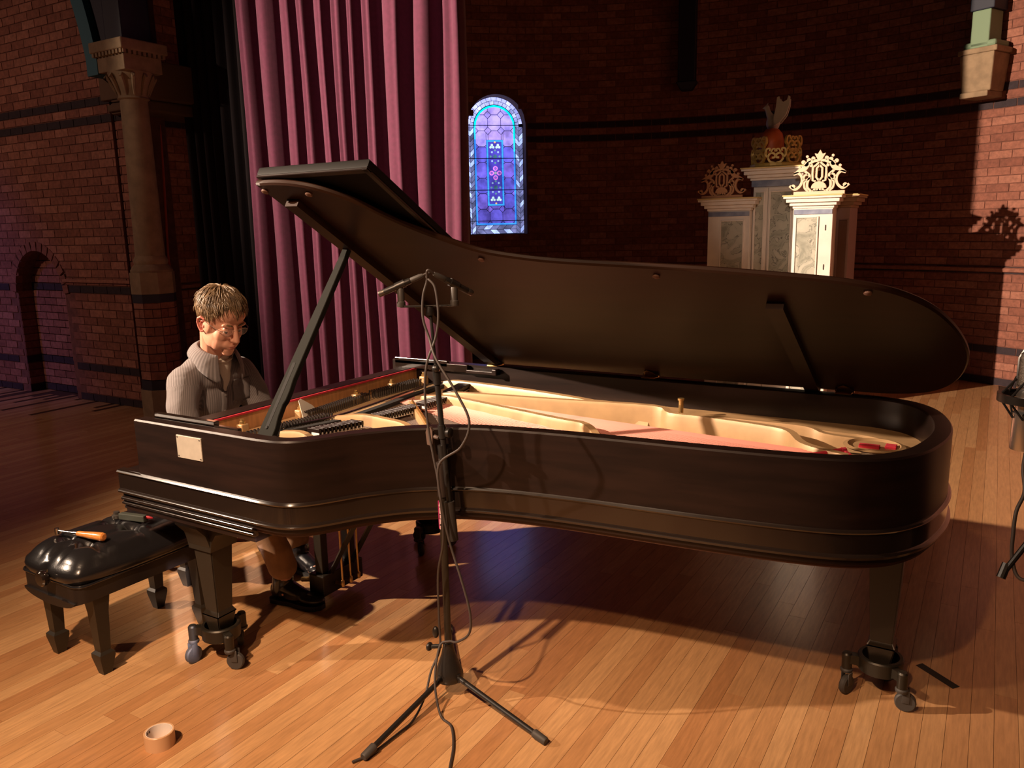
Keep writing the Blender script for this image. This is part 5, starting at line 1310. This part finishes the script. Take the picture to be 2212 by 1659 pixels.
for s in (1,-1):
    hell((.056,s*.034,-.026),(.030,.028,.034)); hell((.046,s*.034,-.056),(.038,.028,.044)); hell((.020,s*.050,-.045),(.045,.018,.050)); hell((.083,s*.028,.027),(.013,.030,.010))
    hell((.103,s*.011,-.033),(.010,.009,.008)); hell((.078,s*.016,-.062),(.020,.022,.020)); hell((.010,s*.068,.0),(.03,.012,.04))
    hell((.074,s*.030,.005),(.016,.016,.009))
tube(hb, [HMp for HMp in (Vector((.084,0,.030)),Vector((.097,0,.010)),Vector((.112,0,-.018)),Vector((.119,0,-.030)),Vector((.108,0,-.038)))], [.010,.010,.012,.013,.010], 12)
hell((.116,0,-.030),(.012,.013,.011)); hell((.092,0,-.062),(.012,.024,.008)); hell((.090,0,-.074),(.013,.022,.008)); hell((.085,0,-.088),(.012,.025,.010))
for v in hb.verts: v.co = HM @ v.co
bb_ = hb
NB = Vector((-.245,.685,1.085))
caps(bb_, [NB+Vector((-.01,0,-.05)), NB, HP(-.028,0,-.055), HP(-.02,0,.0)], [.075,.062,.060,.062])
body_pts = lambda: None
for c, r_ in (((-.43,.69,.565),(.13,.165,.09)),((-.395,.69,.72),(.105,.145,.13)),((-.335,.69,.89),(.11,.160,.15)),((-.29,.69,.985),(.085,.16,.06))): ellipsoid(bb_, Vector(c), r_)
ARMS = {1:[(-.275,.53,.985),(-.215,.475,.755),(-.03,.565,.772),(.035,.600,.782)], -1:[(-.275,.85,.985),(-.205,.915,.755),(-.03,.835,.772),(.035,.810,.782)]}
for s, pts in ARMS.items():
    P = [Vector(p) for p in pts]; caps(bb_, P, [.052,.042,.028,.026], 12)
    w = P[3]; sy = 1 if s == 1 else -1
    ellipsoid(bb_, w+Vector((.035,0,.004)), (.045,.038,.014))
    for k, (oy, L) in enumerate(((-.030,.060),(-.011,.072),(.009,.069),(.028,.054))):
        a = w+Vector((.068,oy,.006)); caps(bb_, [a, a+Vector((L*.5,oy*.15,.006)), a+Vector((L*.82,oy*.2,-.016)), a+Vector((L*.92,oy*.2,-.036))], [.0095,.0088,.0080,.0072], 10)
    a = w+Vector((.020,sy*.034,-.004)); caps(bb_, [a, a+Vector((.030,sy*.022,-.006)), a+Vector((.062,sy*.024,-.020))], [.012,.0105,.009], 10)
LEGS = {1:[(-.38,.59,.555),(.07,.575,.530),(.190,.598,.13)], -1:[(-.38,.79,.555),(-.02,.84,.530),(.005,.865,.13)]}
FEET = {1:[(.165,.598,.075),(.225,.606,.050),(.275,.614,.030)], -1:[(.005,.865,.085),(.09,.850,.060),(.185,.832,.045)]}
for s in (1,-1): caps(bb_, [Vector(p) for p in LEGS[s]], [.082,.060,.040], 12); caps(bb_, [Vector(p) for p in FEET[s]], [.038,.034,.026], 12)
body = ob('body', remeshed(bb_, .0040, 6, .5), SKIN, man, 180)
setp(body, 'fair-skinned figure with bowed head')
# eyes, lids, brows, lips, ears
bm = BM()
for s in (1,-1): bmesh.ops.create_uvsphere(bm, u_segments=14, v_segments=10, radius=.0118*HS, matrix=Matrix.Translation(HP(.0775,s*.031,.006)))
ey = ob('eyes', bm, mat('eye_white',(0.62,0.55,0.5),0.2), man)
bm = BM()
for s in (1,-1): bmesh.ops.create_uvsphere(bm, u_segments=12, v_segments=8, radius=.0060*HS, matrix=Matrix.Translation(HP(.0845,s*.031,-.003)))
ob('irises', bm, mat('dark_iris',(0.03,0.025,0.02),0.1), ey)
bm = BM()
for s in (1,-1):
    def lid(u, v, s=s):
        a = (u-.5)*2.3; b2 = R(80)-v*R(88); r_ = .0134
        return HP(.0775+r_*math.cos(b2)*math.cos(a), s*.031+r_*math.cos(b2)*math.sin(a), .006+r_*math.sin(b2))
    grid_surface(bm, lid, 12, 7)
ob('eyelids', bm, SKIN, man, 180)
bm = BM()
for s in (1,-1): tube(bm, [HP(.093,s*.013,.024),HP(.096,s*.025,.030),HP(.090,s*.040,.032),HP(.078,s*.050,.026)], [.0035,.0048,.0042,.002], 6)
ob('eyebrows', bm, HAIR, man)
bm = BM()
tube(bm, [HP(.086,-.024,-.068),HP(.099,-.010,-.0645),HP(.1015,0,-.066),HP(.099,.010,-.0645),HP(.086,.024,-.068)], [.0012,.0042,.0040,.0042,.0012], 8)
tube(bm, [HP(.086,-.023,-.0695),HP(.098,-.010,-.0735),HP(.0995,0,-.0745),HP(.098,.010,-.0735),HP(.086,.023,-.0695)], [.0012,.0045,.0050,.0045,.0012], 8)
ob('lips', bm, LIPS, man)
for s in (1,-1):
    bm = BM()
    ellipsoid(bm, HP(.0,s*.0735,-.006), (.015,.006,.024), (Matrix.Rotation(R(24),3,'Y')))
    tube(bm, [HP(*p) for p in ((.010,s*.074,.010),(.006,s*.082,.022),(-.008,s*.088,.026),(-.021,s*.090,.014),(-.022,s*.088,-.004),(-.014,s*.084,-.022),(-.002,s*.079,-.034),(.008,s*.076,-.030))], [.0045,.0055,.006,.006,.0055,.0055,.0075,.005], 8)
    tube(bm, [HP(*p) for p in ((.002,s*.080,.010),(-.010,s*.083,.008),(-.012,s*.082,-.010),(-.003,s*.078,-.020))], .0042, 8)
    tube(bm, [HP(.010,s*.074,-.004),HP(.006,s*.080,-.006),HP(.008,s*.078,-.016)], .0045, 8)
    ob('ear', remeshed(bm, .0022, 1), EARSKIN, man, 180)
# hair: a cap with many overlapping locks flowing from the crown
CR = Vector((-.045,.005,.140))
def scalp(az, el, k=1.0):
    return Vector((-.012+.101*k*math.cos(el)*math.cos(az), .080*k*math.cos(el)*math.sin(az), .048+.091*k*math.sin(el)))
def hairline(az):      # lowest elevation of hair for each direction (0 = face)
    a = abs((az+PI) % (2*PI)-PI)
    return R(34)+.10*math.sin(7*az) if a < R(38) else (R(34)-(a-R(38))/R(36)*R(44) if a < R(74) else (R(-10)+(a-R(74))/R(20)*R(4) if a < R(94) else R(-6)-(a-R(94))/R(45)*R(40) if a < R(140) else R(-46)))
bm = BM(); nu, nv = 48, 20
def cap_(u, v):
    az = 2*PI*u; lo = hairline(az); el = lo+(PI/2-lo)*v
    k = 1.05+.05*math.sin(PI*min(1,v*1.2))+.02*noise.noise(Vector((math.cos(az)*2.5,math.sin(az)*2.5,el*3)))
    if v < .06: k = 1.0
    return HM @ scalp(az, el, k)
grid_surface(bm, cap_, nu, nv, True); bmesh.ops.recalc_face_normals(bm, faces=bm.faces)
hair = ob('hair', bm, HAIR, man, 180)
bm = BM(); rh = random.Random(21)
for i in range(2600):
    az = rh.uniform(-PI, PI); lo = hairline(az); el = math.asin(rh.uniform(math.sin(lo), .995))
    clump = noise.noise(Vector((math.cos(az)*3, math.sin(az)*3, el*3.5)))
    p = scalp(az, el, 1.04); nrm = Vector((math.cos(el)*math.cos(az), math.cos(el)*math.sin(az), math.sin(el)))
    fl = (p-CR); fl -= nrm*fl.dot(nrm)
    if fl.length < 1e-4: fl = Vector((1,0,0))
    fl.normalize()
    c2 = noise.noise(Vector((math.cos(az)*6+4, math.sin(az)*6, el*7)))
    fl = (fl+Vector((.5*c2+.15*clump, .9*clump+.5*c2+.30*(1 if abs(az) < R(70) else 0), -.30+.3*c2)))
    fl -= nrm*fl.dot(nrm)*.85; fl.normalize()
    L = rh.uniform(.030,.062)*(1.1 if el > R(35) else .62); pts = []; cur_ = p.copy()
    lift = (rh.uniform(.10,.45)+.35*max(0,c2))*(1 if el > 0 else .4)
    for k in range(6):
        t = k/5; pts.append(HM @ cur_)
        n2 = Vector(((cur_.x+.012)/.101**2, cur_.y/.080**2, (cur_.z-.048)/.091**2)).normalized()
        d = (fl-n2*fl.dot(n2)).normalized()+n2*(lift*(1-1.5*t))+Vector((0,.10*math.sin(7*clump+i),0))*t
        cur_ = cur_+d.normalized()*L/5
    w = rh.uniform(.0012,.0028)
    tube(bm, pts, [w*.6,w,w,w*.85,w*.6,w*.15], 4, False)
ob('hair_locks', bm, HAIR, hair, 180, 'stuff')
# glasses
LENS = mat('spectacle_lens', (1,1,1), 0.02); LENS.node_tree.nodes['Principled BSDF'].inputs['Alpha'].default_value = 0.16
FR_ = mat('thin_wire_frame', (0.42,0.30,0.24), 0.3, metal=0.8)
bm = BM()
def lens_pt(s, a, k=1.0): return HP(.104-.010*abs(.9*math.cos(a)+0)*.6, s*(.033+.024*k*math.cos(a)), .003+.0150*k*math.sin(a))
for s in (1,-1): tube(bm, [lens_pt(s, 2*PI*i/20) for i in range(21)], .0009, 6, False)
tube(bm, [HP(.102,-.010,.008),HP(.107,0,.011),HP(.102,.010,.008)], .0012, 6)
for s in (1,-1): tube(bm, [HP(.0985,s*.057,.008),HP(.085,s*.070,.010),HP(.04,s*.077,.012),HP(.0,s*.080,.014),HP(-.012,s*.080,.006)], .0013, 6)
gl = ob('glasses', bm, FR_, man)
bm = BM()
for s in (1,-1):
    c = bm.verts.new(HP(.101,s*.033,.003)); rg = [bm.verts.new(lens_pt(s, 2*PI*i/20)) for i in range(20)]
    for i in range(20): bm.faces.new((c, rg[i], rg[(i+1)%20]))
ob('lenses', bm, LENS, gl)
# shirt
bm = BM()
for c, r_ in (((-.43,.69,.60),(.145,.180,.11)),((-.395,.69,.73),(.128,.170,.14)),((-.335,.69,.89),(.130,.180,.155)),((-.285,.69,.985),(.095,.165,.075))): ellipsoid(bm, Vector(c), r_, None, 24, 16)
for s in (1,-1):
    P = [Vector(p) for p in ARMS[s]]; caps(bm, [P[0]+Vector((0,.008*s,-.005)), P[0].lerp(P[1],.5)+Vector((-.008,-.008*s,0)), P[1]+Vector((-.006,0,-.004)), P[1].lerp(P[2],.6), P[2]+Vector((.015,0,0))], [.075,.070,.062,.050,.042], 18)
    caps(bm, [NB+Vector((-.02,0,-.025)), NB.lerp(P[0],.5)+Vector((-.012,0,-.012)), P[0]+Vector((0,0,-.012))], [.078,.068,.062], 16)
me = remeshed(bm, .0075, 4, .5)
at1 = me.attributes.new('stripe', 'FLOAT', 'POINT')
vals = []
me.update(); nr = [v.normal.copy() for v in me.vertices]
for v, n_ in zip(me.vertices, nr):
    p = v.co; arm = None
    for s in (1,-1):
        a, b2 = Vector(ARMS[s][0]), Vector(ARMS[s][1]); t = (p-a).dot(b2-a)/(b2-a).length_squared
        if t > .12 and (p-(a+(b2-a)*min(max(t,0),1))).length < .085: arm = (a, b2)
    if arm:
        d = (arm[1]-arm[0]).normalized(); q_ = p-arm[0]; q_ -= d*q_.dot(d); e1_ = Vector((1,0,0))-d*d.x; e1_.normalize(); e2_ = d.cross(e1_)
        vals.append(.068*math.atan2(q_.dot(e2_), q_.dot(e1_)))
    else:
        vals.append(.24*math.atan2(p.y-.69, p.x+.50))
    # folds in the cloth
    w = noise.noise(Vector((p.x*7+3, p.y*9, p.z*4)))*.010+noise.noise(Vector((p.x*16, p.y*18+5, p.z*9+2)))*.0045
    if arm: w += .0055*math.sin(38*(p.z+.5*p.y)+9*p.x)*max(0,min(1,(1.0-p.z)*5))
    else: w += .004*math.sin(30*(p.y+.6*p.z)+6*math.sin(9*p.z))*max(0,min(1,(.95-p.z)*4))
    if p.z > 1.02: w *= .3
    v.co = p+n_*w
at1.data.foreach_set('value', vals)
shirt = ob('shirt', me, SHIRT, man, 180); setp(shirt, 'grey cotton shirt with thin pale vertical stripes')
offs = WL[shirt.name]
bvh = BVHTree.FromPolygons([v.co+offs for v in me.vertices], [p.vertices[:] for p in me.polygons])
DIR = Vector((-1,0,-.45)).normalized()
bo_ = WL[body.name]; bvh2 = BVHTree.FromPolygons([v.co+bo_ for v in body.data.vertices], [p.vertices[:] for p in body.data.polygons])
def on_shirt(y, z, off, both=False):
    o_ = Vector((.25,y,z+.22)); h = bvh.ray_cast(o_, DIR)
    if both:
        h2 = bvh2.ray_cast(o_, DIR)
        if h2[0] is not None and (h[0] is None or h2[3] < h[3]) and h2[0].z < 1.10: h = h2
    if h[0] is None: return Vector((-.22,y,z))
    return h[0]-DIR*off
def patch(name, f, nu, nv, m, off, parent):
    bm = BM(); grid_surface(bm, lambda u, v: on_shirt(*f(u,v), off, m == TEE), nu, nv)
    o = ob(name, bm, m, parent, 180); s_ = o.modifiers.new('t','SOLIDIFY'); s_.thickness = .0015; return o
patch('undershirt', lambda u, v: (.69+(u-.5)*2*(.056*(1-v)+.004), 1.085-.185*v), 12, 14, TEE, .004, man)
pk = patch('shirt_placket', lambda u, v: (.685+(u-.5)*.032, .900-.20*v), 4, 16, SHIRT, .005, shirt)
for z in (.88,.81,.74):
    bm = BM(); p = on_shirt(.685, z, .009); lathe(bm, [(.0055,-.001),(.0055,.001),(0,.0015)], p, 10, 'x'); ob('shirt_button', bm, mat('grey_button',(0.25,0.23,0.22),0.3) if z == .88 else bpy.data.materials['grey_button'], shirt)
patch('chest_pocket', lambda u, v: (.735+.095*u, .945-.10*v), 8, 8, SHIRT, .0035, shirt)
# t-shirt neckband and shirt collar round the neck
AX = Vector((.42,0,.91)).normalized(); E1 = Vector((AX.z,0,-AX.x)); E2 = Vector((0,1,0))
def NK(a, r_, h): return NB+Vector((.004,0,.006))+AX*h+(E1*math.cos(a)+E2*math.sin(a))*r_
bm = BM(); tube(bm, [NK(2*PI*i/24, .0725, -.004+.004*math.cos(2*PI*i/24)) for i in range(25)], .0065, 8, False); ob('neckband', bm, TEE, man, 180)
for s in (1,-1):
    bm = BM()
    def leaf(u, v, s=s):
        a = s*(R(34)+u*(PI-R(34))); f = max(0, 1-u*2.6)        # f = 1 at the collar point
        if v < .35:
            t = v/.35; r_, h = .076+.004*t, -.012+.050*t
        else:
            t = (v-.35)/.65; r_ = .080+(.038+.034*f)*t+.008*math.sin(PI*t); h = .036-(.046+.052*f)*t-.012*t*t
        a2 = a-s*f*.20*max(0,(v-.35)/.65)
        return NK(a2, r_, h)
    at2 = bm.verts.layers.float.new('stripe')
    V = grid_surface(bm, leaf, 22, 12)
    for j, rowv in enumerate(V):
        for i, vv in enumerate(rowv): vv[at2] = i*.0085
    c = ob('collar', bm, SHIRT, shirt, 180); s_ = c.modifiers.new('t','SOLIDIFY'); s_.thickness = .0025
# trousers and shoes
bm = BM(); ellipsoid(bm, Vector((-.43,.69,.565)), (.150,.185,.085))
for s in (1,-1):
    P = [Vector(p) for p in LEGS[s]]; caps(bm, [P[0], P[0].lerp(P[1],.6), P[1]+Vector((.0,0,.0)), P[1].lerp(P[2],.5)+Vector((-.012,0,0)), P[2]+Vector((-.004,0,.045))], [.098,.084,.072,.066,.064], 18)
me = remeshed(bm, .008, 3, .5)
for v in me.vertices:
    p = v.co; d = noise.noise(Vector((p.x*10,p.y*10,p.z*14)))*.006
    v.co = p+v.normal*d
trs = ob('trousers', me, TROU, man, 180)
for s in (1,-1):
    F = [Vector(p) for p in FEET[s]]; d = (F[2]-F[0]); d.z = 0; d.normalize(); sd_ = Vector((-d.y,d.x,0)); g = .0 if s == 1 else .012
    bm = BM(); A0 = F[0]-d*.050; L = .275
    def X(t, y, z): return Vector((A0.x,A0.y,0))+d*(t*L)+sd_*y+Vector((0,0,z+g))
    ellipsoid(bm, X(.16,0,.055), (.050,.036,.045)); ellipsoid(bm, X(.45,0,.048), (.085,.037,.040), Matrix.Rotation(math.atan2(d.y,d.x),3,'Z')); ellipsoid(bm, X(.76,.004,.038), (.070,.042,.028), Matrix.Rotation(math.atan2(d.y,d.x),3,'Z'))
    caps(bm, [X(.20,0,.060), X(.24,0,.115)], [.042,.047], 14); caps(bm, [X(.30,0,.075),X(.55,0,.050)], [.040,.036], 12)
    sh = ob('shoe', remeshed(bm, .005, 2), SHOE, man, 180)
    bm = BM(); wd = [(0,.020),(.06,.033),(.2,.036),(.42,.032),(.62,.043),(.80,.045),(.93,.034),(1.0,.012)]
    poly = [X(t,-w-.003,0).to_2d() for t,w in wd]+[X(t,w+.003,0).to_2d() for t,w in reversed(wd)]
    prism(bm, [tuple(p) for p in poly], .001+g, .022+g); ob('sole', bm, SOLE, sh, 30)
    bm = BM()
    for k in range(3): tube(bm, [X(.40+.07*k,-.022,.084-.012*k), X(.42+.07*k,0,.092-.012*k), X(.40+.07*k,.022,.084-.012*k)], .0028, 6)
    ob('laces', bm, SOLE, sh)
